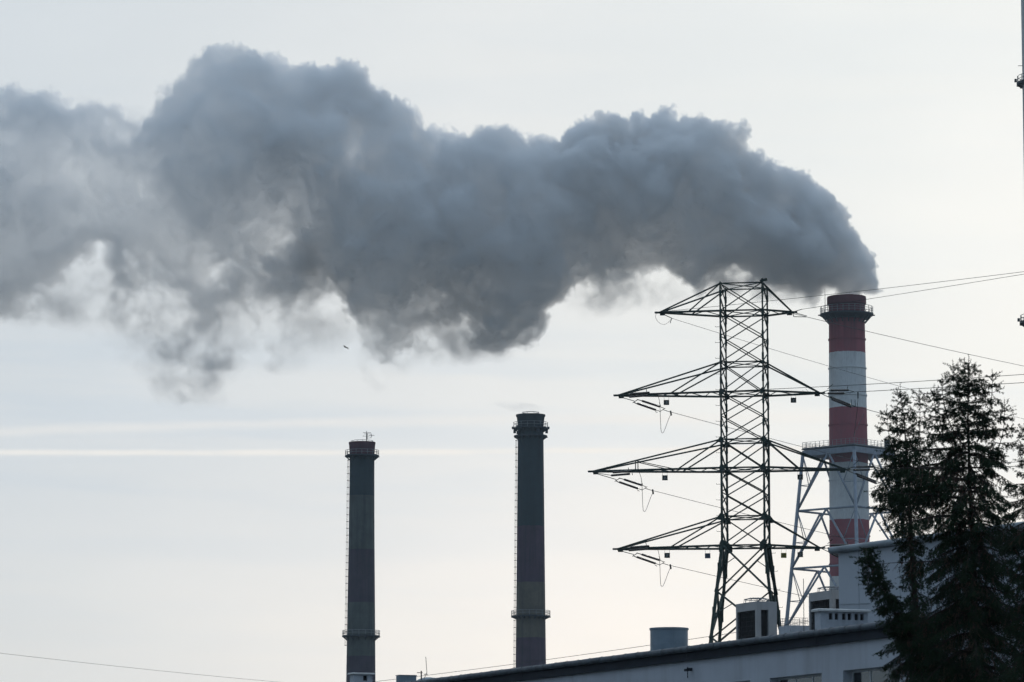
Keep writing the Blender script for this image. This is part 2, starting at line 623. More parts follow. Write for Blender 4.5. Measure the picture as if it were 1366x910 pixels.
def plume_density():
    """density (0..1) on a regular grid in metres about the stack mouth"""
    dx, dy, dz = 0.45, 1.2, 0.45
    x = np.arange(XL, XR + 4, dx, dtype=np.float32)
    y = np.arange(-40, 40.1, dy, dtype=np.float32)
    z = np.arange(ZLO, ZHI, dz, dtype=np.float32)
    shp, st = (len(x), len(y), len(z)), (dx, dy, dz)
    X, Y, Z = x[:, None, None], y[None, :, None], z[None, None, :]
    sy = (dx, dy * 0.55, dz)                   # eddies a little drawn out in depth
    far = np.interp(x, [-70, -2], [1.0, 0.2])[:, None, None].astype(np.float32)
    far2 = np.interp(x, [-45, -2], [1.0, 0.8])[:, None, None].astype(np.float32)
    wx = fbm3(shp, sy, 24, 2, 0.5, 11) * 2.4 * far + fbm3(shp, sy, 7, 5, 0.78, 12) * 3.1 * far2
    wz = fbm3(shp, sy, 24, 2, 0.5, 21) * 2.0 * far + fbm3(shp, sy, 7, 5, 0.78, 22) * 3.1 * far2
    wy = fbm3(shp, st, 20, 2, 0.5, 31) * 3.0 * far
    QX, QY, QZ = X + wx, Y + wy, Z + wz
    del wx, wy, wz
    lt = np.array([loc_px(*p) for p in TOP])
    lb = np.array([loc_px(*p) for p in BOT])
    lt = lt[lt[:, 0].argsort()]
    lb = lb[lb[:, 0].argsort()]
    top = np.interp(QX, lt[:, 0], lt[:, 1]).astype(np.float32)
    bot = np.interp(QX, lb[:, 0], lb[:, 1]).astype(np.float32)
    half = np.maximum((top - bot) * 0.5, 1.0)
    DZ = (QZ - (top + bot) * 0.5) / half
    W = half_depth((QX - XL) / (XR - XL)).astype(np.float32)
    rr = np.sqrt(DZ * DZ + (QY / W) ** 2)
    # rough distance in metres inside the plume's envelope
    s = (1 - rr) * np.minimum(half, W)
    s = np.minimum(s, (XR - QX) * 1.0 + 0.3)
    under = smooth01(-DZ, -0.1, 0.85)
    s = s - 3.2 * (1 - under) * np.interp(x, [-40, 0], [1, 0.35])[:, None, None].astype(np.float32)
    # cauliflower heads: balls on the envelope, smaller balls on those
    R = random.Random(5)
    balls = []
    while len(balls) < 420:
        bx = R.uniform(-232, 4)
        t_, b_ = float(np.interp(bx, lt[:, 0], lt[:, 1])), float(np.interp(bx, lb[:, 0], lb[:, 1]))
        hf, md = (t_ - b_) / 2, (t_ + b_) / 2
        wv = float(half_depth((bx - XL) / (XR - XL)))
        th = R.uniform(-0.35, math.pi + 0.35)
        r = min(hf, wv) * R.uniform(0.20, 0.50)
        r = max(1.5, min(9.0, r))
        k = 1 - 0.80 * r / max(1.0, min(hf, wv))
        c = (bx, wv * k * math.cos(th), md + hf * k * math.sin(th))
        balls.append((c, r, 1))
    kids = []
    for c, r, _ in balls:
        for q in range(9 if r > 3 else 5):
            v = Vector((R.gauss(0, 1), R.gauss(0, 1), R.gauss(0.3, 1))).normalized()
            r2 = r * R.uniform(0.22, 0.48)
            cc = Vector(c) + v * (r - 0.45 * r2)
            kids.append((tuple(cc), r2, 2))
    for c, r, lv in balls + kids:
        m = r + 3.5
        i0, i1 = np.searchsorted(x, [c[0] - m, c[0] + m])
        j0, j1 = np.searchsorted(y, [c[1] - m, c[1] + m])
        k0, k1 = np.searchsorted(z, [c[2] - m, c[2] + m])
        if c[0] > -42 and c[0] < -32 and c[2] + r > 47:
            continue
        if i1 <= i0 or j1 <= j0 or k1 <= k0:
            continue
        sl = (slice(i0, i1), slice(j0, j1), slice(k0, k1))
        dd = r - np.sqrt((QX[sl] - c[0]) ** 2 + (QY[sl] - c[1]) ** 2 + (QZ[sl] - c[2]) ** 2)
        s[sl] = np.maximum(s[sl], dd)
    # column leaving the mouth
    cr = 4.4 + np.clip(Z, 0, 5) * 0.5
    col = cr - np.sqrt((X + 0.12 * QZ - 0.3) ** 2 + Y ** 2 + 0 * QX)
    col = np.minimum(col, 12 - Z)
    s = np.maximum(s, np.where(Z > -1.5, col, -9))
    bil = fbm3(shp, sy, 6.5, 4, 0.75, 41, billow=True)
    frg = fbm3(shp, sy, 11, 6, 0.70, 51)
    calm = np.interp(x, [-60, 0], [1.0, 0.85])[:, None, None].astype(np.float32)
    s = s + bil * 2.6 * calm * (1 - 0.4 * under) + frg * (0.9 + 7.0 * under * far) * calm
    wid = 0.45 + 2.2 * under * far2
    d = np.clip(s / wid, 0, 1) * (1 - 0.80 * smooth01(s, 1.0, 5.5))      # densest in the rolling outer heads
    big = fbm3(shp, sy, 26, 6, 0.62, 61)
    thin = smooth01(big, -0.9, 0.7)
    lo = np.interp(x, [-235, -180, -150, 0], [0.10, 0.10, 0.32, 0.6])[:, None, None].astype(np.float32)
    hi = np.interp(x, [-235, -190, -150, 0], [0.30, 0.40, 0.75, 1.0])[:, None, None].astype(np.float32)
    lo = lo * (1 - 0.5 * under)
    d = d * (lo + (hi - lo) * thin)
    for px, py, rx, ry, stg in HOLES:
        lx, lz = loc_px(px, py)
        v = ((QX - lx) / (rx * MPX)) ** 2 + ((QZ - lz) / (ry * MPX)) ** 2
        d = d * (1 - stg * smooth01(1 - v + 0.5 * frg, -0.2, 0.9))
    rdg = 1 - np.abs(noise3(shp, sy, 6.0, 71) + 0.6 * noise3(shp, sy, 2.7, 72) + 0.4 * noise3(shp, sy, 1.3, 73)) * 1.1
    fr = 0.08 + 0.92 * smooth01(frg * 1.0 + rdg * 0.7, 0.0, 0.95)
    for px, py, rx, ry, stg in BLOBS:
        lx, lz = loc_px(px, py)
        ryd = max(rx, ry) * 0.6 * MPX + 2
        i0, i1 = np.searchsorted(x, [lx - rx * MPX * 1.6 - 8, lx + rx * MPX * 1.6 + 8])
        v = ((QX[i0:i1] - lx) / (rx * MPX)) ** 2 + ((QZ[i0:i1] - lz) / (ry * MPX)) ** 2 + (QY[i0:i1] / ryd) ** 2
        d[i0:i1] = np.maximum(d[i0:i1], np.clip(np.exp(-1.5 * v) * (1 + 0.6 * frg[i0:i1]) - 0.07, 0, 1) * stg * fr[i0:i1] * 1.45)
    # keep the lip of the stack free
    r2 = X * X + Y * Y
    d = np.where((Z < 0.55) & (X > -6.5) & (r2 > 4.3 ** 2), 0, d)
    d = np.where((Z < 0.55) & (X > -1.0) & (r2 > 4.3 ** 2), 0, d)
    d = np.where((Z < -1.5) & (X > -7.5), 0, d)
    d[0:2] = 0
    d[-1] = 0
    d[:, 0] = d[:, -1] = 0
    d[:, :, 0] = d[:, :, -1] = 0
    return d.astype(np.float32), (x, y, z), st


def volume_from_grid(name, d, axes, st, sigma, color, aniso, step, origin, cell=3, iso=0.012):
    """closed hull mesh round the grid's smoke, filled with a volume whose density is the grid"""
    x, y, z = axes
    nx, ny, nz = d.shape
    # slices side by side in one sheet: R = slice k, G = slice k+1
    cols = int(math.ceil(math.sqrt(ny * nz / nx)))
    cols = max(1, cols)
    rows = int(math.ceil(ny / cols))
    Wd, Hd = cols * nx, rows * nz
    buf = np.zeros((Hd, Wd, 4), np.float32)
    buf[..., 3] = 1
    e = np.sqrt(np.clip(d, 0, 1))
    for k in range(ny):
        r, c = divmod(k, cols)
        sl = (slice(r * nz, (r + 1) * nz), slice(c * nx, (c + 1) * nx))
        buf[sl[0], sl[1], 0] = e[:, k].T
        buf[sl[0], sl[1], 1] = e[:, min(k + 1, ny - 1)].T
    im = bpy.data.images.new(name + "_density", Wd, Hd, alpha=True, float_buffer=False, is_data=True)
    im.alpha_mode = 'CHANNEL_PACKED'
    im.pixels.foreach_set(buf.ravel())
    im.update()
    im.pack()
    m = bpy.data.materials.new(name)
    m.use_nodes = True
    g = NT(m.node_tree)
    tc = g.n('ShaderNodeTexCoord').outputs['Object']
    X, Y, Z = g.sep(tc)
    ix = g.m('MAXIMUM', g.m('MINIMUM', g.m('MULTIPLY_ADD', X, 1 / st[0], -float(x[0]) / st[0] + 0.5), nx - 0.5), 0.5)
    iz = g.m('MAXIMUM', g.m('MINIMUM', g.m('MULTIPLY_ADD', Z, 1 / st[2], -float(z[0]) / st[2] + 0.5), nz - 0.5), 0.5)
    iy = g.m('MAXIMUM', g.m('MINIMUM', g.m('MULTIPLY_ADD', Y, 1 / st[1], -float(y[0]) / st[1]), ny - 1.001), 0.0)
    k = g.m('FLOOR', iy)
    fr = g.m('SUBTRACT', iy, k)
    row = g.m('FLOOR', g.m('DIVIDE', g.m('ADD', k, 0.5), cols))
    colm = g.m('SUBTRACT', k, g.m('MULTIPLY', row, cols))
    U = g.m('DIVIDE', g.m('MULTIPLY_ADD', colm, nx, ix), Wd)
    V = g.m('DIVIDE', g.m('MULTIPLY_ADD', row, nz, iz), Hd)
    tx = g.n('ShaderNodeTexImage', image=im, interpolation='Linear', extension='EXTEND')
    g.l(g.comb(U, V, 0.0), tx.inputs[0])
    sp = g.n('ShaderNodeSeparateColor')
    g.l(tx.outputs[0], sp.inputs[0])
    a = g.m('MULTIPLY_ADD', g.m('SUBTRACT', sp.outputs[1], sp.outputs[0]), fr, sp.outputs[0])
    dn = g.m('MULTIPLY', g.m('MULTIPLY', a, a), sigma)
    vol = g.n('ShaderNodeVolumePrincipled')
    vol.inputs['Color'].default_value = (*color, 1)
    vol.inputs['Anisotropy'].default_value = aniso
    g.l(dn, vol.inputs['Density'])
    o = g.n('ShaderNodeOutputMaterial')
    g.l(vol.outputs[0], o.inputs['Volume'])
    # hull: coarse maximum of the grid
    cy_ = max(1, int(round(cell * st[0] / st[1])))
    px_, py_, pz_ = -nx % cell, -ny % cy_, -nz % cell
    dp = np.pad(d, ((0, px_), (0, py_), (0, pz_)))
    c = dp.reshape(dp.shape[0] // cell, cell, dp.shape[1] // cy_, cy_, dp.shape[2] // cell, cell).max((1, 3, 5))
    solid = (c > iso).astype(np.float32)
    solid = np.pad(solid, 2)
    vs, fs = surface_nets(solid, 0.5)
    vs = vs - 2 + 0.5
    # push the cell-centre surface half a cell outwards so that it holds every dense cell
    cs = np.array([cell * st[0], cy_ * st[1], cell * st[2]])
    vs = vs * cs + np.array([x[0], y[0], z[0]]) - np.array(st) * 0.5
    me = bpy.data.meshes.new(name)
    me.from_pydata(vs.tolist(), [], fs.tolist())
    me.materials.append(m)
    ob = bpy.data.objects.new(name, me)
    ob.location = origin
    COL.objects.link(ob)
    m.cycles.volume_step_rate = step
    return ob


def make_smoke():
    d, ax, st = plume_density()
    ob = volume_from_grid("smoke_plume", d, ax, st, 0.66, (0.9935, 0.9965, 0.9998), 0.05, 0.07, MOUTH)
    tag(ob, "dark grey billowing smoke plume blowing left from the red and white stack", "smoke", None, "stuff")


make_smoke()


def make_wisp():
    c = P(694, 543, 936)
    b = MB()
    vs = []
    b.lathe((0, 0, 0), [(0.01, -1.8), (2.2, -1.5), (4.0, -0.5), (4.4, 0.3), (3.0, 1.3), (0.01, 1.8)], 24)
    b.v = [(v[0] * 1.9 + c.x + v[2] * -1.2, v[1] + c.y, v[2] + c.z + (-v[0]) * 0.25) for v in b.v]
    m = bpy.data.materials.new('thin_smoke')
    m.use_nodes = True
    g = NT(m.node_tree)
    tc = g.n('ShaderNodeTexCoord').outputs['Object']
    v = g.v('MULTIPLY', tc, (0.115, 0.21, 0.5))
    f = g.m('SUBTRACT', 1.0, g.v('DOT_PRODUCT', v, v), clamp=True)
    dn = g.m('MULTIPLY', f, g.mr(g.noise(tc, 0.45, 4, 0.6), 0.4, 0.75, 0.0, 0.09))
    vol = g.n('ShaderNodeVolumePrincipled')
    vol.inputs['Color'].default_value = (0.9, 0.93, 0.97, 1)
    g.l(dn, vol.inputs['Density'])
    o = g.n('ShaderNodeOutputMaterial')
    g.l(vol.outputs[0], o.inputs['Volume'])
    ob = b.build('smoke_wisp', m, None, origin=c)
    tag(ob, 'faint thin wisp of smoke drifting off the top of the middle dark stack', 'smoke', None, 'stuff')


make_wisp()

# ------------------------------------------------------------------ materials
M = {}
M['ground'] = surf('ground_gravel', (0.06, 0.062, 0.055), 0.95, var=0.5, scale=0.3, bump=0.5)
M['steel_dark'] = surf('painted_lattice_steel', (0.030, 0.052, 0.042), 0.6, 0.0, var=0.35, scale=1.5)
M['steel_grey'] = surf('grey_painted_steel', (0.27, 0.31, 0.37), 0.55, var=0.15, scale=0.6, streak=(1.5, 0.5, (0.18, 0.16, 0.15)))
M['steel_rail'] = surf('galvanised_rail', (0.22, 0.23, 0.24), 0.5, 0.3, var=0.2, scale=2)
M['platform'] = surf('dark_platform_steel', (0.035, 0.045, 0.055), 0.6, var=0.3, scale=1)
M['ladder'] = surf('rusty_ladder_steel', (0.04, 0.04, 0.045), 0.7, var=0.3, scale=2)
M['insulator'] = surf('brown_glazed_porcelain', (0.03, 0.022, 0.02), 0.25, var=0.2, scale=3)
M['wire'] = surf('conductor_cable', (0.05, 0.05, 0.052), 0.6, var=0.2, scale=2)
M['sign_dark'] = surf('dark_number_plate', (0.05, 0.055, 0.05), 0.5, var=0.3, scale=6)
M['sign_blue'] = surf('blue_plate', (0.10, 0.15, 0.24), 0.5, var=0.3, scale=6)
M['sign_yellow'] = surf('yellow_plate', (0.30, 0.25, 0.03), 0.5, var=0.3, scale=6)
M['sign_pale'] = surf('pale_plate_mark', (0.45, 0.45, 0.42), 0.5, var=0.2, scale=6)
M['wall'] = surf('painted_render_wall', (0.50, 0.53, 0.58), 0.85, var=0.07, scale=0.8, streak=(1.4, 0.40, (0.30, 0.30, 0.31)), bump=0.35)
M['clad'] = surf('pale_metal_cladding', (0.46, 0.50, 0.55), 0.6, var=0.06, scale=0.5, streak=(3.0, 0.2, (0.28, 0.29, 0.31)))
M['cornice'] = surf('weathered_cornice_sheet', (0.26, 0.30, 0.33), 0.6, var=0.18, scale=1.2, streak=(2.0, 0.5, (0.16, 0.16, 0.16)))
M['fascia'] = surf('dark_roof_fascia', (0.022, 0.030, 0.042), 0.7, var=0.2, scale=1.0, streak=(2.5, 0.3, (0.012, 0.014, 0.018)), spec=0.15)
M['gutter'] = surf('zinc_gutter', (0.075, 0.095, 0.115), 0.6, 0.1, var=0.4, scale=2.0, streak=(4.0, 0.5, (0.05, 0.05, 0.05)))
M['roof'] = surf('roofing_felt', (0.07, 0.072, 0.075), 0.9, var=0.3, scale=1.5)
M['galv'] = surf('galvanised_sheet', (0.22, 0.28, 0.33), 0.5, 0.15, var=0.15, scale=1.5, streak=(3.0, 0.3, (0.12, 0.14, 0.16)))
M['hvac'] = surf('grey_unit_casing', (0.40, 0.40, 0.40), 0.5, var=0.1, scale=2.0, streak=(4.0, 0.3, (0.22, 0.21, 0.20)))
M['coil'] = surf('dark_coil_fins', (0.012, 0.014, 0.017), 0.6, var=0.4, scale=8)
M['grille'] = surf('dark_grille_bars', (0.015, 0.017, 0.02), 0.5, var=0.2, scale=6)
M['plaster'] = surf('grey_plastered_brick', (0.50, 0.53, 0.57), 0.9, var=0.12, scale=2.5, streak=(3.0, 0.4, (0.22, 0.22, 0.23)), bump=0.4)
M['cap'] = surf('concrete_cap', (0.60, 0.60, 0.58), 0.9, var=0.18, scale=4.0, bump=0.4)
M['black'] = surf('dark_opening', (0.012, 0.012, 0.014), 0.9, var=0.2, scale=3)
M['pvc'] = surf('white_window_frame', (0.62, 0.64, 0.66), 0.4, var=0.05, scale=2)
M['curtain'] = surf('net_curtain', (0.50, 0.55, 0.53), 0.9, var=0.15, scale=2, streak=(14.0, 0.4, (0.3, 0.33, 0.33)))
M['bark'] = surf('spruce_bark', (0.045, 0.034, 0.026), 0.95, var=0.4, scale=6, bump=0.6)
M['needles'] = surf('spruce_needles', (0.030, 0.050, 0.025), 0.75, var=0.55, scale=2.5, spec=0.2)
M['deadtwig'] = surf('dry_brown_twigs', (0.15, 0.10, 0.075), 0.9, var=0.5, scale=3, spec=0.1)
M['cone'] = surf('spruce_cones', (0.10, 0.055, 0.03), 0.8, var=0.3, scale=8)
M['bird'] = surf('bird_feathers', (0.03, 0.03, 0.03), 0.8, var=0.3, scale=20)
M['mast'] = surf('light_grey_shaft_paint', (0.55, 0.56, 0.54), 0.8, var=0.12, scale=0.4, streak=(1.0, 0.4, (0.3, 0.29, 0.27)))


def glass():
    m = bpy.data.materials.new('window_glass')
    m.use_nodes = True
    g = NT(m.node_tree)
    gl = g.n('ShaderNodeBsdfGlossy')
    gl.inputs['Roughness'].default_value = 0.02
    gl.inputs['Color'].default_value = (0.9, 0.95, 0.95, 1)
    tr = g.n('ShaderNodeBsdfTransparent')
    tr.inputs[0].default_value = (0.75, 0.82, 0.8, 1)
    fr = g.n('ShaderNodeFresnel')
    fr.inputs[0].default_value = 1.6
    mx = g.n('ShaderNodeMixShader')
    g.l(g.m('ADD', fr.outputs[0], 0.06, clamp=True), mx.inputs[0])
    g.l(tr.outputs[0], mx.inputs[1])
    g.l(gl.outputs[0], mx.inputs[2])
    o = g.n('ShaderNodeOutputMaterial')
    g.l(mx.outputs[0], o.inputs[0])
    return m


M['glass'] = glass()

# ------------------------------------------------------------------ ground


def make_ground():
    b = MB()
    R = 3000
    b.quad((-R, -R, 0), (R, -R, 0), (R, R, 0), (-R, R, 0))
    o = b.build('ground', M['ground'])
    tag(o, kind='structure')


# ------------------------------------------------------------------ chimneys


def railing(c, R, h, n, post, rail=0.035, a0=0.0, wire=3):
    b = MB()
    c = Vector(c)
    for i in range(n):
        t = 2 * math.pi * i / n + a0
        p = c + Vector((R * math.cos(t), R * math.sin(t), 0))
        b.bar(p, p + Vector((0, 0, h)), post)
    for k in range(wire):
        b.ring(c + Vector((0, 0, h * (k + 1) / wire)), R, rail, 40, 4)
    return b


def ladder(top, bot, out, off, w=0.45, cage=True, step=1.75):
    """caged ladder running up a shaft: rails, hoops standing off in direction out"""
    top, bot, out = Vector(top), Vector(bot), Vector(out).normalized()
    side = Vector((-out.y, out.x, 0))
    b = MB()
    for s in (-1, 1):
        b.bar(bot + out * off * 0.45 + side * s * w / 2, top + out * off * 0.45 + side * s * w / 2, 0.07)
    # the outer guard strip and the hoops
    b.bar(bot + out * off, top + out * off, 0.06)
    n = int((top - bot).length / step)
    for i in range(n + 1):
        p = bot.lerp(top, i / n)
        pts = []
        for k in range(7):
            t = -1.5 + 3.0 * k / 6
            pts.append(p + out * (off * 0.35 + off * 0.72 * math.cos(t)) + side * math.sin(t) * w * 0.9)
        b.tube([p - out * 0.2] + pts[:1], 0.05, 4)
        b.tube(pts, 0.055, 4)
        b.bar(p - out * 0.3, p + out * (off * 1.25), 0.08)
    return b


def ring_platform(c, R0, R1, th, n=16, brace=1.2, bw=0.12):
    """annular walkway with slanted brackets"""
    b = MB()
    c = Vector(c)
    b.lathe(c, [(R0, -th), (R1, -th), (R1, 0), (R0, 0), (R0, -th)], 48)
    if brace:
        for i in range(n):
            t = 2 * math.pi * (i + 0.25) / n
            d = Vector((math.cos(t), math.sin(t), 0))
            b.bar(c + d * (R1 - 0.15) + Vector((0, 0, -th)), c + d * (R0 - 0.05) + Vector((0, 0, -th - brace)), bw)
            b.bar(c + d * (R0 - 0.1) + Vector((0, 0, -th - 0.05)), c + d * (R1 + 0.05) + Vector((0, 0, -th - 0.05)), bw)
    return b


def shaft_profile(D, cx_pts, zb=0.0):
    """cx_pts: list of (py, half width px) -> [(r, z)], extrapolated to the ground"""
    pr = [(hw * D / F * 1.0, zat(py, D)) for py, hw in cx_pts]
    (r0, z0), (r1, z1) = pr[0], pr[-1]
    k = (r1 - r0) / (z1 - z0)
    pr.append((r1 + k * (0 - z1), 0.0))
    return pr


def make_big_stack():
    D = DS
    X = MOUTH.x
    ztop = zat(392.5, D - 5)
    base = Vector((X, D, 0))
    st = empty('smoke_stack', base, 'tall red and white banded smoke stack with smoke pouring out of its mouth', 'chimney')
    Z = lambda py: zat(py, D - 5)
    px = D / F
    red, white = (0.36, 0.10, 0.12), (0.74, 0.76, 0.76)
    bands = [(0, white)]
    ys = [1130, 1057, 986, 914, 841, 768, 692, 616, 542, 468]
    col = white
    for i, yy in enumerate(ys[1:]):
        col = red if i % 2 == 0 else white
        bands.append((Z(yy), col))
    # the band above 768 must be red, above 692 white, above 616 red, above 542 white, above 468 red
    bands = [(0, white), (Z(986), red), (Z(914), white), (Z(841), red), (Z(768) - 0.01, red)]
    bands = [(0, red), (Z(986), white), (Z(914), red), (Z(841), white), (Z(768), red), (Z(692), white), (Z(616), red), (Z(542), white), (Z(468), red)]
    mat = banded('banded_stack_paint', bands, None, soot_z=(Z(480), Z(396), 0.6), var=0.15, stain=0.22, dirt=(0.12, 0.11, 0.115))
    pr = [(24.0 * px, Z(409)), (24.6 * px, Z(470)), (25.5 * px, Z(560)), (26.2 * px, Z(640)), (27.2 * px, Z(770)), (31 * px, 0)]
    b = MB()
    b.lathe(base, pr, 96)
    sh = b.build('shaft', mat, st)
    smooth_by_angle(sh)
    b = MB()
    r = 26.4 * px
    b.lathe(base, [(22.5 * px, Z(420)), (22.5 * px, ztop - 0.4), (22.8 * px, ztop), (26.0 * px, ztop), (r, ztop - 0.35), (r, Z(402.5)), (24.4 * px, Z(404)), (24.2 * px, Z(409.5)), (22.5 * px, Z(409.5))], 96)
    cp = b.build('cap', mat, st)
    smooth_by_angle(cp)
    for py in (449.8, 488.5, 525, 564.6, 601, 638.6, 676, 713.5, 751):
        rr = np.interp(py, [409, 770], [24.0, 27.2]) * px
        b = MB()
        b.lathe(base, [(rr - 0.02, Z(py) - 0.17), (rr + 0.22, Z(py) - 0.17), (rr + 0.22, Z(py) + 0.17), (rr - 0.02, Z(py) + 0.17)], 64)
        smooth_by_angle(b.build('hoop', mat, st))
    zp = Z(415.5)
    b = MB()
    b.lathe(base, [(24.3 * px, Z(423)), (27.5 * px, Z(422.5)), (33 * px, Z(419)), (36.2 * px, zp - 0.35), (36.2 * px, zp), (24.3 * px, zp + 0.03)], 64)
    for i in range(20):
        t = 2 * math.pi * i / 20
        d = Vector((math.cos(t), math.sin(t), 0))
        b.bar(base + d * 34.5 * px + Vector((0, 0, zp - 0.3)), base + d * 24.6 * px + Vector((0, 0, Z(428))), 0.22)
    for t in (0.1, 3.05):
        d = Vector((math.cos(t), math.sin(t), 0))
        b.bar(base + d * 35 * px + Vector((0, 0, zp - 0.2)), base + d * 38.5 * px + Vector((0, 0, zp - 0.2)), 0.3)
    pl = b.build('platform', M['platform'], st)
    railing(base + Vector((0, 0, zp)), 35.3 * px, 9.3 * px, 28, 0.13, 0.06).build('railing', M['steel_rail'], st)
    b = MB()
    t = math.pi + 0.12
    q = base + Vector((math.cos(t) * 29.5 * px, math.sin(t) * 29.5 * px, zp))
    b.tube([q, q + Vector((0, 0, 34 * px))], 0.12, 6, 0.05)
    b.build('lightning_rod', M['steel_rail'], st)
    return st


def make_frame():
    """lattice support frame on a square plan turned corner-on, around the stack"""
    D = DS
    cx, cyy = MOUTH.x, D
    px = D / F
    a0 = math.radians(2)
    zt = zat(607, D)
    fr = empty('support_frame', (cx, cyy, 0), 'grey lattice steel support frame with railed deck standing around the red and white stack', 'steel frame')
    R0 = 61.5 * px
    k = 0.107

    def node(i, z):
        t = math.pi + a0 + i * math.pi / 2
        R = R0 + (zt - z) * k
        return Vector((cx + R * math.cos(t), cyy + R * math.sin(t), z))
    lev = [zt] + [zat(y, D) for y in (682, 759, 838, 918, 1000, 1080)] + [0.0]
    for i in range(4):
        b = MB()
        b.tube([node(i, z) for z in (zt, 0)], 0.46, 10, 0.6)
        b.build('column', M['steel_grey'], fr, smooth=True)
    for L in range(len(lev) - 1):
        z0, z1 = lev[L], lev[L + 1]
        for i in range(4):
            A, B = node(i, z0), node((i + 1) % 4, z0)
            C, E = node(i, z1), node((i + 1) % 4, z1)
            mid = (A + B) / 2
            b = MB()
            if L > 0:
                b.tube([A, B], 0.28, 8)
            b.tube([mid, C], 0.29, 8)
            b.tube([mid, E], 0.29, 8)
            for (n0, n1) in ((A, C), (B, E)):
                h = mid.lerp(n1, 0.55)
                b.tube([n0, h], 0.12, 6)
                b.tube([h, n0.lerp(n1, 0.55)], 0.10, 6)
            b.build('bracing', M['steel_grey'], fr, smooth=True)
    # deck: deep edge girders, plate, kerb
    z1 = zt + 0.5
    b = MB()
    for i in range(4):
        A, B = node(i, z1 - 0.2), node((i + 1) % 4, z1 - 0.2)
        b.bar(A, B, 0.5, 1.5)
    b.build('edge_girder', M['steel_grey'], fr)
    b = MB()
    n = 48
    vs, fs = [], []
    for zz in (z1 + 0.75, z1 + 0.95):
        for j in range(n):
            t = math.pi + a0 + 2 * math.pi * j / n
            s = j / n * 4
            i = int(s) % 4
            f = s - int(s)
            o = node(i, zt).lerp(node((i + 1) % 4, zt), f)
            vs += [(cx + 27.5 * px * math.cos(t), cyy + 27.5 * px * math.sin(t), zz), (o.x + (o.x - cx) * 0.03, o.y + (o.y - cyy) * 0.03, zz)]
    for j in range(n):
        j2 = (j + 1) % n
        a, c, d, e = 2 * j, 2 * j + 1, 2 * j2 + 1, 2 * j2
        m = 2 * n
        fs += [(a, e, d, c), (a + m, c + m, d + m, e + m), (c, d, d + m, c + m), (a, a + m, e + m, e)]
    b.add(vs, fs)
    # joists under the plate
    for f in (0.25, 0.5, 0.75):
        for i in (0, 1):
            A = node(i, z1 + 0.4).lerp(node((i + 1) % 4, z1 + 0.4), f)
            B = node((i + 3) % 4, z1 + 0.4).lerp(node((i + 2) % 4, z1 + 0.4), f)
            if abs(f - 0.5) > 0.1:
                b.bar(A, B, 0.3, 0.6)
    b.build('deck', M['platform'], fr)
    b = MB()
    for i in range(4):
        A, B = node(i, z1 + 0.95), node((i + 1) % 4, z1 + 0.95)
        A = A + (A - Vector((cx, cyy, A.z))) * 0.02
        B = B + (B - Vector((cx, cyy, B.z))) * 0.02
        b.bar(A + Vector((0, 0, .15)), B + Vector((0, 0, .15)), 0.1, 0.3)
        for j in range(12):
            p = A.lerp(B, j / 12)
            b.bar(p, p + Vector((0, 0, 1.75)), 0.12)
        for h in (0.6, 1.15, 1.75):
            b.bar(A + Vector((0, 0, h)), B + Vector((0, 0, h)), 0.07)
    b.build('railing', M['steel_rail'], fr)
    b = MB()
    q = node(2, z1 + 0.95) + Vector((-1.8, -1, 0))
    b.box(q + Vector((0, 0, 1.3)), (0.7, 0, 0), (0, 0.5, 0), (0, 0, 1.3))
    b.build('equipment_box', M['platform'], fr)
    return fr


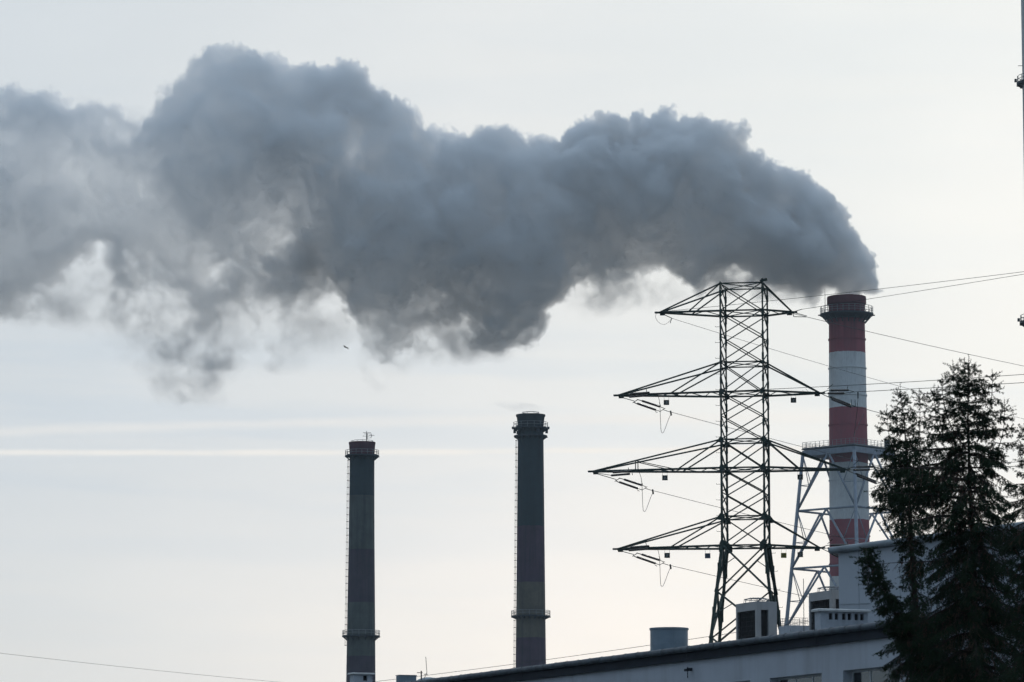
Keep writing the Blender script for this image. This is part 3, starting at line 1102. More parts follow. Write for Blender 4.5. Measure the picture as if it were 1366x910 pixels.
def make_left_stack():
    D = 900.0
    px = D / F
    cx = P(482.5, 700, D).x
    base = Vector((cx, D, 0))
    Z = lambda py: zat(py, D - 3)
    st = empty('smoke_stack', base, 'shorter dark smoke stack on the left with small antenna on its red cap', 'chimney')
    dk, gy, rd = (0.045, 0.070, 0.080), (0.125, 0.14, 0.13), (0.095, 0.075, 0.100)
    mat = banded('dark_stack_paint', [(0, rd), (Z(1100), gy), (Z(950), rd), (Z(875), gy), (Z(803), rd), (Z(732), gy), (Z(660), dk), (Z(606), (0.16, 0.055, 0.07))],
                 None, var=0.45, stain=0.6, dirt=(0.03, 0.036, 0.04))
    b = MB()
    b.lathe(base, [(16.6 * px, Z(606)), (16.7 * px, Z(640)), (17.3 * px, Z(720)), (18.3 * px, Z(800)), (19.0 * px, Z(860)), (22 * px, 0)], 72)
    smooth_by_angle(b.build('shaft', mat, st))
    b = MB()
    b.lathe(base, [(15.6 * px, Z(606)), (16.6 * px, Z(589)), (18.0 * px, Z(588.4)), (18.0 * px, Z(590.5)), (17.5 * px, Z(592)), (16.7 * px, Z(606))], 72)
    smooth_by_angle(b.build('cap', mat, st))
    zp = Z(605.8)
    ring_platform(base + Vector((0, 0, zp)), 16.6 * px, 23 * px, 1.6 * px, 14, 5 * px, 0.2).build('platform', M['platform'], st)
    railing(base + Vector((0, 0, zp)), 22.6 * px, 6.5 * px, 18, 0.11, 0.06, 0.2, 2).build('railing', M['steel_rail'], st)
    zq = Z(847)
    ring_platform(base + Vector((0, 0, zq)), 18.7 * px, 25.2 * px, 1.5 * px, 14, 5 * px, 0.2).build('platform', M['platform'], st)
    railing(base + Vector((0, 0, zq)), 24.8 * px, 6.5 * px, 18, 0.11, 0.06, 0.1, 2).build('railing', M['steel_rail'], st)
    zr = Z(588.4)
    railing(base + Vector((0, 0, zr)), 14.5 * px, 2.0 * px, 12, 0.1, 0.055, 0.1, 1).build('rim_rail', M['steel_rail'], st)
    L0 = base + Vector((-16.8 * px, 0, Z(612)))
    L1 = base + Vector((-18.9 * px, 0, Z(860)))
    L2 = base + Vector((-21.9 * px, 0, 0.2))
    ladder(L0, L1, (-1, -0.05, 0), 2.7 * px, step=9 * px).build('ladder', M['ladder'], st)
    # antenna: mast with cross arms
    b = MB()
    q = base + Vector((6.3 * px, -2, zr))
    b.tube([q + Vector((0, 0, -1)), q + Vector((0, 0, 14 * px))], 0.13, 6, 0.07)
    for h, x0, x1 in ((11.9, -5, 6), (10.2, -3, 6), (7.2, -5, 4), (8.3, 3, 11)):
        b.bar(q + Vector((x0 * px, 0, h * px)), q + Vector((x1 * px, 0, h * px)), 0.09)
    for xx, h0, h1 in ((6, 4.5, 11), (7, 6.2, 9.5)):
        b.bar(q + Vector((xx * px, 0, h0 * px)), q + Vector((xx * px, 0, h1 * px)), 0.1)
    b.bar(q + Vector((0, 0, 4.7 * px)), q + Vector((6 * px, 0, 4.7 * px)), 0.07)
    for h in (10, 8, 6, 4):
        b.box(q + Vector((0.5 * px, 0, h * px)), (0.14, 0, 0), (0, 0.14, 0), (0, 0, 0.16))
    b.build('antenna', M['platform'], st)


def make_mid_stack():
    D = 940.0
    px = D / F
    cx = P(708.0, 700, D).x
    base = Vector((cx, D, 0))
    Z = lambda py: zat(py, D - 3)
    st = empty('smoke_stack', base, 'taller dark smoke stack between left stack and pylon, two ring platforms near its top', 'chimney')
    dk, br, rd = (0.045, 0.068, 0.078), (0.17, 0.15, 0.115), (0.110, 0.070, 0.105)
    mat = banded('dark_stack_paint', [(0, br), (Z(1080), rd), (Z(1000), br), (Z(925), rd), (Z(850.5), br), (Z(776), rd), (Z(701), dk), (Z(575), (0.05, 0.062, 0.068))],
                 None, var=0.45, stain=0.6, dirt=(0.034, 0.038, 0.042))
    b = MB()
    b.lathe(base, [(17.2 * px, Z(568)), (17.3 * px, Z(590)), (17.8 * px, Z(640)), (18.5 * px, Z(720)), (19.3 * px, Z(800)), (20.2 * px, Z(880)), (22.5 * px, 0)], 72)
    smooth_by_angle(b.build('shaft', mat, st))
    b = MB()
    b.lathe(base, [(16.5 * px, Z(568)), (17.8 * px, Z(553)), (18.2 * px, Z(552.0)), (19.8 * px, Z(551.6)), (19.8 * px, Z(553.6)), (18.6 * px, Z(555)), (17.3 * px, Z(568))], 72)
    smooth_by_angle(b.build('cap', mat, st))
    zp = Z(569)
    ring_platform(base + Vector((0, 0, zp)), 17.3 * px, 23.6 * px, 1.5 * px, 14, 4 * px, 0.24).build('platform', M['platform'], st)
    railing(base + Vector((0, 0, zp)), 23.2 * px, 7 * px, 16, 0.11, 0.06, 0.2, 2).build('railing', M['steel_rail'], st)
    zp2 = Z(579.5)
    ring_platform(base + Vector((0, 0, zp2)), 17.4 * px, 22.5 * px, 1.6 * px, 14, 3.5 * px, 0.26).build('platform', M['platform'], st)
    for t in (0.05, 1.3, 2.5, 3.1, 3.9, 5.2):
        d = Vector((math.cos(t), math.sin(t), 0))
        for R_, dz, h in ((23.6, 0, 0.3), (21.5, -5, 0.4)):
            b = MB()
            b.box(base + d * R_ * px + Vector((0, 0, zp + dz * px)), (0.33, 0, 0), (0, 0.33, 0), (0, 0, h))
            b.build('warning_lamp_housing', M['platform'], st)
    zq = Z(820.5)
    ring_platform(base + Vector((0, 0, zq)), 19.4 * px, 26.2 * px, 1.5 * px, 18, 3 * px, 0.22).build('platform', M['platform'], st)
    railing(base + Vector((0, 0, zq)), 25.9 * px, 6.5 * px, 18, 0.11, 0.06, 0.1, 2).build('railing', M['steel_rail'], st)
    b = MB()
    zr = Z(551.6)
    R = 11.5 * px
    pts = [base + Vector((R * math.cos(t), R * math.sin(t), zr + 3 * px)) for t in [2 * math.pi * i / 8 + 0.39 for i in range(9)]]
    for p in pts:
        b.bar(p - Vector((0, 0, 3.4 * px)), p, 0.12)
    b.tube(pts, 0.09, 5)
    b.build('rim_rail', M['steel_rail'], st)
    ladder(base + Vector((-17.4 * px, 0, Z(586))), base + Vector((-20.3 * px, 0, Z(890))), (-1, -0.05, 0), 2.8 * px, step=8.9 * px).build('ladder', M['ladder'], st)
    # little haze of vapour drifting off the rim


def make_right_mast():
    D = 820.0
    px = D / F
    cx = P(1395, 300, D).x
    base = Vector((cx, D, 0))
    ex = P(1366.0, 100, D).x
    R = cx - ex + 0.35
    st = empty('smoke_stack', base, 'pale grey smoke stack cut off by the right edge, only its ring platforms showing', 'chimney')
    b = MB()
    b.lathe(base, [(R - 0.6, zat(-160, D)), (R - 0.05, zat(-160, D)), (R, zat(100, D)), (R + 0.6, 0)], 64)
    smooth_by_angle(b.build('shaft', M['mast'], st))
    for py, rp in ((102.5, 35.5), (424, 37.5)):
        zp = zat(py, D - 6)
        ring_platform(base + Vector((0, 0, zp)), R - 0.1, rp * px, 2.6 * px, 16, 4 * px, 0.3).build('platform', M['platform'], st)
        railing(base + Vector((0, 0, zp)), rp * px - 0.2, 8.5 * px, 18, 0.13, 0.07, 0.1, 2).build('railing', M['steel_rail'], st)
        b = MB()
        q = base + Vector((-(rp + 1.5) * px, 0, zp + 0.4))
        b.box(q, (0.25, 0, 0), (0, 0.3, 0), (0, 0, 0.35))
        b.bar(q + Vector((1.2, 0, -0.4)), q + Vector((0, 0, -0.3)), 0.15)
        b.build('warning_lamp', M['platform'], st)
    b = MB()
    q = base + Vector((-R - 0.0, -0.5, zat(88.5, D)))
    b.bar(q + Vector((0.2, 0, 0)), q + Vector((-1.0, 0, 0)), 0.12)
    b.build('bracket', M['steel_rail'], st)
    b = MB()
    q = base + Vector((-R + 0.2, -0.5, zat(476, D)))
    b.bar(q, q + Vector((-1.0, 0, 0.3)), 0.3)
    b.build('bracket', M['steel_rail'], st)


# ------------------------------------------------------------------ pylon
PD = 320.0
FLc = Vector((P(962.3, 600, PD).x, PD, 0))
FRc = Vector((P(1018.8, 600, PD - 0.62).x, PD - 0.62, 0))
RRc = Vector((P(1025.3, 600, PD + 3.0).x, PD + 3.0, 0))
RLc = Vector((P(969.6, 600, PD + 3.6).x, PD + 3.6, 0))
PYX = (FLc + FRc + RRc + RLc) / 4
LV = [378, 414.5, 448, 483, 522.5, 554, 586, 624, 656, 688.5, 727.5]
ZV = [zat(y, PD) for y in LV]
EX = (FRc - FLc).normalized()
EY = (RLc - FLc).normalized()


def corner(i, z):
    c = [FLc, FRc, RRc, RLc][i]
    s = [(-1, -1), (1, -1), (1, 1), (-1, 1)][i]
    k = 0.112 * max(0.0, ZV[-1] - z)
    return Vector((c.x, c.y, z)) + EX * s[0] * k + EY * s[1] * k


def make_pylon():
    py = empty('lattice_pylon', PYX, 'dark green lattice transmission pylon with four tapered cross arms in front of the banded stack', 'pylon')
    ctr = lambda z: Vector((PYX.x, PYX.y, z))
    for i in range(4):
        b = MB()
        zt = ZV[0] + (0.35 if i == 1 else 0.1)
        zc = ZV[-1]
        out = corner(i, zc) - ctr(zc)
        b.angle(corner(i, zt), corner(i, ZV[6]), 0.14, 0.03, out)
        b.angle(corner(i, ZV[6]), corner(i, zc), 0.19, 0.035, out)
        b.angle(corner(i, zc), corner(i, 0.0), 0.27, 0.05, out)
        for z in np.linspace(4, zc - 2, 7):      # splice plates
            p = corner(i, z)
            b.bar(p - Vector((0, 0, .5)), p + Vector((0, 0, .5)), 0.30)
        for z in np.linspace(zc + 1, zt - 1, 12):
            p = corner(i, z)
            b.bar(p - Vector((0, 0, .28)), p + Vector((0, 0, .28)), 0.19)
        b.build('leg', M['steel_dark'], py)
    b = MB()
    nlev = len(ZV)
    for L in range(nlev - 1):
        z0, z1 = ZV[L], ZV[L + 1]
        w = 0.105 if L < 6 else 0.12
        for i in range(4):
            j = (i + 1) % 4
            if i % 2 == 0:
                o = (EY * -0.03 if i == 0 else EY * 0.03)
                b.angle(corner(i, z0) + o, corner(j, z1) + o, w, 0.02, EY)
                b.angle(corner(j, z0) - o, corner(i, z1) - o, w, 0.02, EY)
            else:                                 # narrow look: zig-zag of shorter pieces
                zm = (z0 + z1) / 2
                b.angle(corner(i, z0), corner(j, zm), w * 0.85, 0.02, EX)
                b.angle(corner(j, zm), corner(i, z1), w * 0.85, 0.02, EX)
                b.angle(corner(j, z0), corner(i, zm), w * 0.6, 0.02, EX)
    for L in (0, 1, 3, 4, 6, 7, 9, 10):
        z = ZV[L]
        for i in range(4):
            b.angle(corner(i, z), corner((i + 1) % 4, z), 0.10 if L in (1, 4, 7, 10) else 0.08, 0.02, Vector((0, 0, 1)))
        b.angle(corner(0, z), corner(2, z), 0.06, 0.02, Vector((0, 0, 1)))
        b.angle(corner(1, z), corner(3, z), 0.06, 0.02, Vector((0, 0, 1)))
    # splayed lower body
    zz = [ZV[-1], zat(790, PD), zat(852, PD), zat(925, PD), zat(1010, PD), 0.0]
    for L in range(5):
        z0, z1 = zz[L], zz[L + 1]
        for i in range(4):
            j = (i + 1) % 4
            o = [EY * -0.08, EX * 0.08, EY * 0.08, EX * -0.08][i]
            b.angle(corner(i, z0) + o, corner(j, z1) + o, 0.19, 0.04, o)
            b.angle(corner(j, z0) - o, corner(i, z1) - o, 0.14, 0.035, o)
            # redundant members
            c = (corner(i, z0) + corner(j, z1)) / 2
            if L < 4:
                b.angle(corner(i, (z0 + z1) / 2), corner(i, z0).lerp(corner(j, z1), 0.27), 0.08, 0.02, o)
    b.build('bracing', M['steel_dark'], py)
    # gusset plates
    for L, s in ((3, 0.20), (4, 0.30), (6, 0.34), (7, 0.33), (9, 0.42), (10, 0.46), (0, 0.14), (1, 0.16)):
        for i in range(4):
            p = corner(i, ZV[L])
            o = EY * (-0.05 if i < 2 else 0.05)
            sx = 1 if i in (0, 3) else -1
            x, z = EX * s, Vector((0, 0, s * 1.25))
            b = MB()
            if L in (3, 6, 9):
                pts = [p - x * sx * 1.3 - z * 0.55, p + x * sx * 0.7 - z * 0.75, p + x * sx * 0.55 + z * 0.2, p - x * sx * 0.1 + z * 0.75]
            else:
                pts = [p - x * 0.6 - z, p + x * sx * 0.9 - z * 0.5, p + x * sx * 0.9 + z * 0.3, p - x * sx * 0.05 + z * 1.1, p - x * sx * 0.5 + z * 0.3]
            n = len(pts)
            t = EY * 0.015
            b.add([q + o + t for q in pts] + [q + o - t for q in pts], [tuple(range(n)), tuple(range(n, 2 * n))[::-1]] + [(k, (k + 1) % n, n + (k + 1) % n, n + k) for k in range(n)])
            b.build('gusset_plate', M['steel_dark'], py)
    # step bolts up the left leg and the lower right leg
    for ys, ci, sx, YY in ((range(436, 720, 21), 0, -1, PD), (range(738, 1150, 24), 2, 1, PD + 3)):
        for y in ys:
            p = corner(ci, zat(y, YY))
            b = MB()
            b.bar(p, p + EX * sx * 0.45, 0.032)
            b.bar(p + EX * sx * 0.43, p + EX * sx * 0.45 + Vector((0, 0, 0.08)), 0.03)
            b.build('step_bolt', M['steel_dark'], py)
    # small crown fitting
    b = MB()
    p = corner(1, ZV[0])
    b.box(p + Vector((0.12, 0, 0.18)), (0.3, 0, 0.08), (0, 0.12, 0), (-0.03, 0, 0.1))
    b.build('top_fitting', M['steel_dark'], py)

    tips = {}
    arms = [  # level, tie level, left tip (px, py), right tip
        (1, 0, (880, 417.0), (1057, 416.5), [0.52], []),
        (4, 3, (825, 527.5), (1094, 524.5), [0.49], []),
        (7, 6, (791, 629.0), (1128, 626.5), [0.335], [0.42]),
        (10, 9, (824, 732.5), (1094, 731.0), [0.49], [])]
    mid = (EY * 1.8)
    for a, (L, Tl, lt, rt, fl, frr) in enumerate(arms):
        z, zt = ZV[L], ZV[Tl]
        for side, tp in (('l', lt), ('r', rt)):
            i0, i1 = (0, 3) if side == 'l' else (1, 2)
            s = -1 if side == 'l' else 1
            # tip on the arm axis: find the distance along EX whose image is at the wanted pixel
            c0 = (corner(i0, z) + corner(i1, z)) / 2
            lo, hi = 0.0, 30.0
            for _ in range(40):
                m = (lo + hi) / 2
                p = c0 + EX * s * m
                d = p - Vector((0, 0, CAMZ))
                X = d.x / (d.y * CP + d.z * SP) * F + 683
                if (X - tp[0]) * s < 0:
                    lo = m
                else:
                    hi = m
            tip = c0 + EX * s * lo
            tip.z = zat(tp[1], tip.y)
            tips[(a, side)] = tip
            b = MB()
            A, B = corner(i0, z), corner(i1, z)
            tA, tB = tip - EY * 0.12, tip + EY * 0.12
            up = Vector((0, 0, 1))
            b.angle(A, tA, 0.13, 0.03, up)
            b.angle(B, tB, 0.13, 0.03, up)
            n = 4 if lo < 6 else (7 if lo < 9 else 10)
            for k in range(n):
                f0, f1 = k / n, (k + 1) / n
                if k % 2:
                    b.angle(A.lerp(tA, f0), B.lerp(tB, f1), 0.055, 0.015, up)
                else:
                    b.angle(B.lerp(tB, f0), A.lerp(tA, f1), 0.055, 0.015, up)
            U, V = corner(i0, zt), corner(i1, zt)
            w = 0.1
            tq = tip.lerp(c0, 0.02)
            b.angle(U, tA, w, 0.02, up)
            b.angle(V, tB, w, 0.02, up)
            for f in (fl if side == 'l' else frr):
                b.angle(U, A.lerp(tA, f), w * (0.9 if side == 'l' else 1.3), 0.02, up)
                b.angle(V, B.lerp(tB, f), w * 0.9, 0.02, up)
            if a == 2 and side == 'l':
                for (Q, W, tt) in ((U, A, tA), (V, B, tB)):
                    q = Q.lerp(tt, 0.665)
                    b.angle(q, Vector((q.x, q.y, W.lerp(tt, 0.665).z)), 0.06, 0.02, EX)
                    b.angle(q, W.lerp(tt, 0.36), 0.06, 0.02, EX)
            # tip plate
            b.box(tip, EX * 0.42, EY * 0.16, Vector((0, 0, 0.07)))
            b.box(tip - EX * s * 0.25 - Vector((0, 0, 0.14)), EX * 0.22, EY * 0.06, Vector((0, 0, 0.12)))
            if a:
                for dx, hh, ln in ((0.9, 0.42, .7), (1.4, 0.3, .2)):
                    q = tip - EX * s * dx
                    b.bar(q, q + Vector((0, 0, hh)) - EX * s * ln * 0.5, 0.025)
            b.build('cross_arm', M['steel_dark'], py)
    # hanging number plates
    for (px_, py_, mt) in ((889, 537, 'sign_dark'), (1058.5, 534, 'sign_dark'), (887, 637.5, 'sign_dark'), (1067.5, 636.5, 'sign_dark'),
                           (890, 741, 'sign_dark'), (944, 741.5, 'sign_blue'), (1045.5, 741, 'sign_yellow'), (1067.5, 740, 'sign_dark')):
        L = 4 if py_ < 560 else (7 if py_ < 660 else 10)
        c = P(px_, py_, 321.5)
        h = 3.7 * PD / F
        zt = max(zat({4: 527, 7: 629, 10: 733}[L], 321.5), c.z + h + 0.1)
        b = MB()
        b.box(c, (h, 0, 0), (0, 0.02, 0), (0, 0, h * 0.92))
        for s in (-1, 1):
            b.bar(c + Vector((s * h * 0.85, 0, h * 0.9)), Vector((c.x + s * h * 0.85, c.y, zt)), 0.022)
        o = b.build('number_plate', M[mt], py)
        if mt == 'sign_dark':
            b = MB()
            w = h * 0.45
            k = int(px_) % 3
            segs = [[(-.6, .7, .6, .7), (-.6, .7, -.6, 0), (-.6, 0, .6, 0), (.6, 0, .6, -.8), (.6, -.8, -.6, -.8)],
                    [(-.6, .7, .6, .7), (.6, .7, .6, -.8), (-.6, 0, .6, 0), (-.6, -.8, .6, -.8)],
                    [(-.6, .7, .6, .7), (.6, .7, .6, 0), (-.6, 0, .6, 0), (-.6, 0, -.6, -.8), (-.6, -.8, .6, -.8)]][k]
            for x0, z0, x1, z1 in segs:
                b.bar(c + Vector((x0 * w, -0.028, z0 * w)), c + Vector((x1 * w, -0.028, z1 * w)), 0.012, 0.04)
            m = b.build('digit', M['sign_pale'], o)
        else:
            b = MB()
            for dz in (-.35, 0.1, .45):
                b.bar(c + Vector((-h * .6, -0.028, h * dz)), c + Vector((h * .6, -0.028, h * dz)), 0.01, 0.035)
            b.build('digit', M['sign_dark'], o)
    # insulator strings, yokes and jumpers

    def string(p0, p1):
        b = MB()
        d = (p1 - p0)
        n = max(6, int(d.length / 0.17))
        pts, rs = [], []
        for k in range(n):
            for f, r in ((0.0, 0.045), (0.25, 0.10), (0.55, 0.09), (0.8, 0.045)):
                pts.append(p0 + d * ((k + f) / n))
                rs.append(r)
        pts.append(p1)
        rs.append(0.05)
        b.tube(pts, rs, 8)
        return b.build('insulator_string', M['insulator'], py, smooth=True)

    def fitting(*segs, w=0.05):
        b = MB()
        for p0, p1 in segs:
            b.bar(p0, p1, w)
        return b.build('line_fitting', M['steel_dark'], py)

    def curve(pts, r=0.022):
        # smooth jumper through pixel points (Catmull-Rom)
        Q = [pts[0]] + pts + [pts[-1]]
        out = []
        for i in range(1, len(Q) - 2):
            for k in range(8):
                t = k / 8
                a, b_, c, d = Q[i - 1], Q[i], Q[i + 1], Q[i + 2]
                out.append(0.5 * ((2 * b_) + (c - a) * t + (2 * a - 5 * b_ + 4 * c - d) * t * t + (3 * b_ - a - 3 * c + d) * t ** 3))
        out.append(pts[-1])
        b = MB()
        b.tube(out, r, 5)
        return b.build('jumper_cable', M['wire'], py)
    for a, (dx, dy) in ((1, (0, 0)), (2, (-24, 104.8)), (3, (-0.5, 204.8))):
        q = lambda x, y, Y: P(x + dx, y + dy, Y)
        Y0, Y1, Y2 = 322.5, 323.8, 327.0
        tip = tips[(a, 'l')]
        # away-going double tension set
        fitting((tip - Vector((0, 0, 0.1)), q(846, 535, Y0)), (q(844, 537.5, Y0), q(851, 533, Y0)), (q(846, 537, Y0), q(851, 539.5, Y1)), (q(850, 533, Y0), q(857, 535, Y1)), w=0.06)
        string(q(857, 535, Y1), q(880, 542.5, Y2))
        string(q(850.5, 538.5, Y1), q(875, 547, Y2))
        fitting((q(880, 542.5, Y2), q(886.5, 545, Y2 + .4)), (q(875, 547, Y2), q(881, 549, Y2 + .4)), (q(880, 549.5, Y2 + .4), q(887.5, 544.5, Y2 + .4)), (q(884, 546.5, Y2 + .4), q(892, 549, Y2 + .8)),
                (q(881.5, 542.5, Y2), q(879.5, 537, Y2)), (q(874, 549, Y2), q(877, 550.5, Y2)), w=0.045)
        # toward-coming double set alongside the arm
        string(q(842, 525.5, 320.5), q(866, 523.8, 316.5))
        string(q(840, 529.5, 321.0), q(864, 527.5, 317.0))
        fitting((tip, q(842, 525.5, 320.5)), (tip - Vector((0, 0, .08)), q(840, 529.5, 321)), (q(866, 523, 316.5), q(868, 529, 316.5)), (q(867, 525.5, 316.5), q(874, 525, 316)),
                (q(863, 523.8, 316.5), q(862, 519, 316.5)), w=0.05)
        curve([q(877, 526, 316.3), q(879.5, 534, 317), q(880.5, 545, 318.5), q(881.2, 563, 321), q(882, 575, 323), q(884.5, 577.5, 324.5), q(888, 570, 326), q(892, 559, 327.5), q(895.5, 551.5, 328.3)])
        fitting((q(894.5, 548.5, Y2 + .9), q(895.5, 554, Y2 + 1.2)), w=0.12)
    # right side sets
    for a, (dx, dy) in ((1, (0, 0)), (2, (34, 102)), (3, (0, 206.5))):
        q = lambda x, y, Y: P(x + dx, y + dy, Y)
        tip = tips[(a, 'r')]
        string(q(1109, 521.0, 317), q(1132, 520.6, 313.5))
        string(q(1105, 525.0, 317), q(1126, 524.6, 313.5))
        fitting((tip, q(1105, 525, 317)), (q(1104, 521, 317), q(1109, 521, 317)), (tip, q(1104, 521, 317)), (q(1132, 520.6, 313.5), q(1140, 523, 313)), (q(1126, 524.6, 313.5), q(1140, 523, 313)),
                (q(1104, 519, 317), q(1111, 512.5, 317)), (q(1130, 519, 313.5), q(1131, 515.5, 313.5)), w=0.05)
        string(q(1108, 530.0, 323), q(1134, 540.2, 327.5))
        string(q(1110, 532.8, 323), q(1135, 542.8, 327.5))
        fitting((tip, q(1108, 531, 323)), (q(1107, 529.5, 323), q(1110, 533, 323)), (q(1134, 540, 327.5), q(1142, 542.5, 328)), (q(1135, 542.8, 327.5), q(1142, 542.5, 328)),
                (q(1136, 540, 327.5), q(1135.5, 533, 327.5)), (q(1141, 541.5, 328), q(1140.5, 533, 328)), w=0.05)
        curve([q(1144.5, 524, 313), q(1144.5, 532, 314), q(1142.5, 555, 318), q(1139.7, 578, 323), q(1139.3, 582, 324), q(1142, 574, 326), q(1152.5, 552, 329)])
        fitting((q(1144.5, 523, 313), q(1144.5, 531, 313.8)), w=0.1)
    # top arm: light earth wire fittings with loop
    tl = tips[(0, 'l')]
    curve([tl + Vector((-.3, 0, -.1)), P(874.5, 423, 322), P(878, 429.5, 322.5), P(885, 433, 323), P(891, 430.5, 324), P(895.5, 425.5, 325)], 0.016)
    fitting((tl, P(897, 425, 325)), (P(894, 431, 324.2), P(896, 425, 325)), w=0.05)
    tr = tips[(0, 'r')]
    fitting((tr, P(1060, 419, 322)), (tr, P(1070, 412.5, 318)), (P(1059, 422.5, 321), P(1076, 423, 322)), (tr, P(1059, 422.5, 321)), (tr, P(1076, 421.5, 323)), w=0.05)
    return tips


def cable(name, label, pts, r=0.022, group=None, cat='power line', sag=0.0, ext=1.6):
    """span through two known points, carried on past the frame"""
    A, B = pts
    E = A + (B - A) * ext
    out = []
    n = 28
    for k in range(n + 1):
        t = k / n * ext
        s = 4 * sag * (t / ext) * (1 - t / ext)
        s0 = 4 * sag * (1 / ext) * (1 - 1 / ext)
        p = A + (B - A) * t
        out.append(p - Vector((0, 0, s - s0 * t)))
    b = MB()
    b.tube(out, r, 5)
    o = b.build(name, M['wire'], None, origin=A)
    tag(o, label, cat, group)
    return o


def make_lines():
    g = 'power lines strung from the pylon'
    T_, A_ = (316.0, 295.0), (327.5, 426.0)
    cable('power_line', 'thin wire from left tip of top pylon arm rising across the stack mouth', [P(881, 416, 322), P(1366, 362.5, 295)], 0.02, g, sag=0.3)
    cable('power_line', 'thin wire from right tip of top pylon arm rising past the stack rim', [P(1068, 413, 319), P(1366, 365.8, 307)], 0.02, g, sag=0.15, ext=2.4)
    cable('power_line', 'thin wire sinking right from left tip of top pylon arm, crossing the white band', [P(897, 425, 325), P(1366, 559, 426)], 0.02, g, sag=0.6, ext=1.4)
    cable('power_line', 'wire sinking right from right tip of top pylon arm, crossing the stack below its platform', [P(1060, 419, 322), P(1366, 488.5, 373)], 0.024, g, sag=0.3, ext=1.8)
    cable('power_line', 'upper of two conductors crossing the white band, from the left end of second pylon arm', [P(874, 525, 316), P(1366, 499.5, 295)], 0.024, g, sag=0.4)
    cable('power_line', 'lower conductor rising right over the spruce, from the right end of second pylon arm', [P(1140, 523, 313), P(1366, 510.5, 305)], 0.026, g, sag=0.1, ext=2.6)
    cable('power_line', 'conductor sinking right from the left end of the second pylon arm through the lattice', [P(892, 549, 327.8), P(1366, 668, 426)], 0.024, g, sag=0.4, ext=1.4)
    cable('power_line', 'conductor sinking right from the right end of second pylon arm behind the spruce', [P(1142, 542.5, 328), P(1366, 599, 372)], 0.028, g, sag=0.3, ext=1.9)
    cable('power_line', 'conductor from third pylon arm left end running level in front of the banded stack', [P(850, 629.8, 316), P(1366, 616, 295)], 0.02, g, sag=0.3)
    cable('power_line', 'conductor from third pylon arm right end running level into the spruce', [P(1174, 625, 313), P(1366, 622, 307)], 0.026, g, sag=0.1, ext=2.8)
    cable('power_line', 'conductor sinking right from the left end of the third and widest pylon arm', [P(868, 653.8, 327.8), P(1366, 772, 426)], 0.024, g, sag=0.4, ext=1.4)
    cable('power_line', 'conductor sinking right from the right end of the third pylon arm into the spruce', [P(1176, 644.5, 328), P(1366, 692, 372)], 0.026, g, sag=0.2, ext=2.0)
    cable('power_line', 'conductor sinking right from the left end of the lowest pylon arm past the steel frame', [P(891.5, 753.8, 327.8), P(1366, 856, 426)], 0.024, g, sag=0.4, ext=1.4)
    cable('power_line', 'conductor from lowest pylon arm right end disappearing behind the pale upper block', [P(1140, 729.5, 313), P(1366, 715, 306)], 0.026, g, sag=0.1, ext=2.0)
    # other thin wires
    cable('power_line', 'single thin wire crossing the empty sky in the lower left corner', [P(-90, 860.5, 205), P(420, 914.0, 262)], 0.010, None, sag=0.12, ext=1.0)
    cable('power_line', 'thin lightning wire running along above the low roof behind the tank', [P(380, 923, 205), P(1095, 826.5, 152)], 0.011, None, sag=0.15, ext=1.0)


# ------------------------------------------------------------------ low building
VX = (-1390 - 683) / F
BD = Vector((VX, 1.0 / 1.0, 0))          # facade direction, pointing away
BD = Vector(((-1390.0 - 683.0), F * CP - (455 - 1155) * SP, 0)).normalized()
BN = Vector((-BD.y, BD.x, 0))            # out of the facade, towards the viewer's left
E0 = P(1110, 837.5, 118.0)
ZE = E0.z


def onwall(px, py, off=0.0, e=E0, d=BD, nrm=BN):
    """point on the vertical plane through the eave (moved out by off) seen at a pixel"""
    r = ray(px, py)
    o = e + nrm * off
    c = Vector((0, 0, CAMZ))
    t = (o - c).dot(nrm) / r.dot(nrm)
    return c + r * t


def sval(px, py=860):
    return (onwall(px, py, -0.15) - E0).dot(BD)


def W3(s, off, z):
    return Vector((E0.x, E0.y, 0)) + BD * s + BN * off + Vector((0, 0, z))


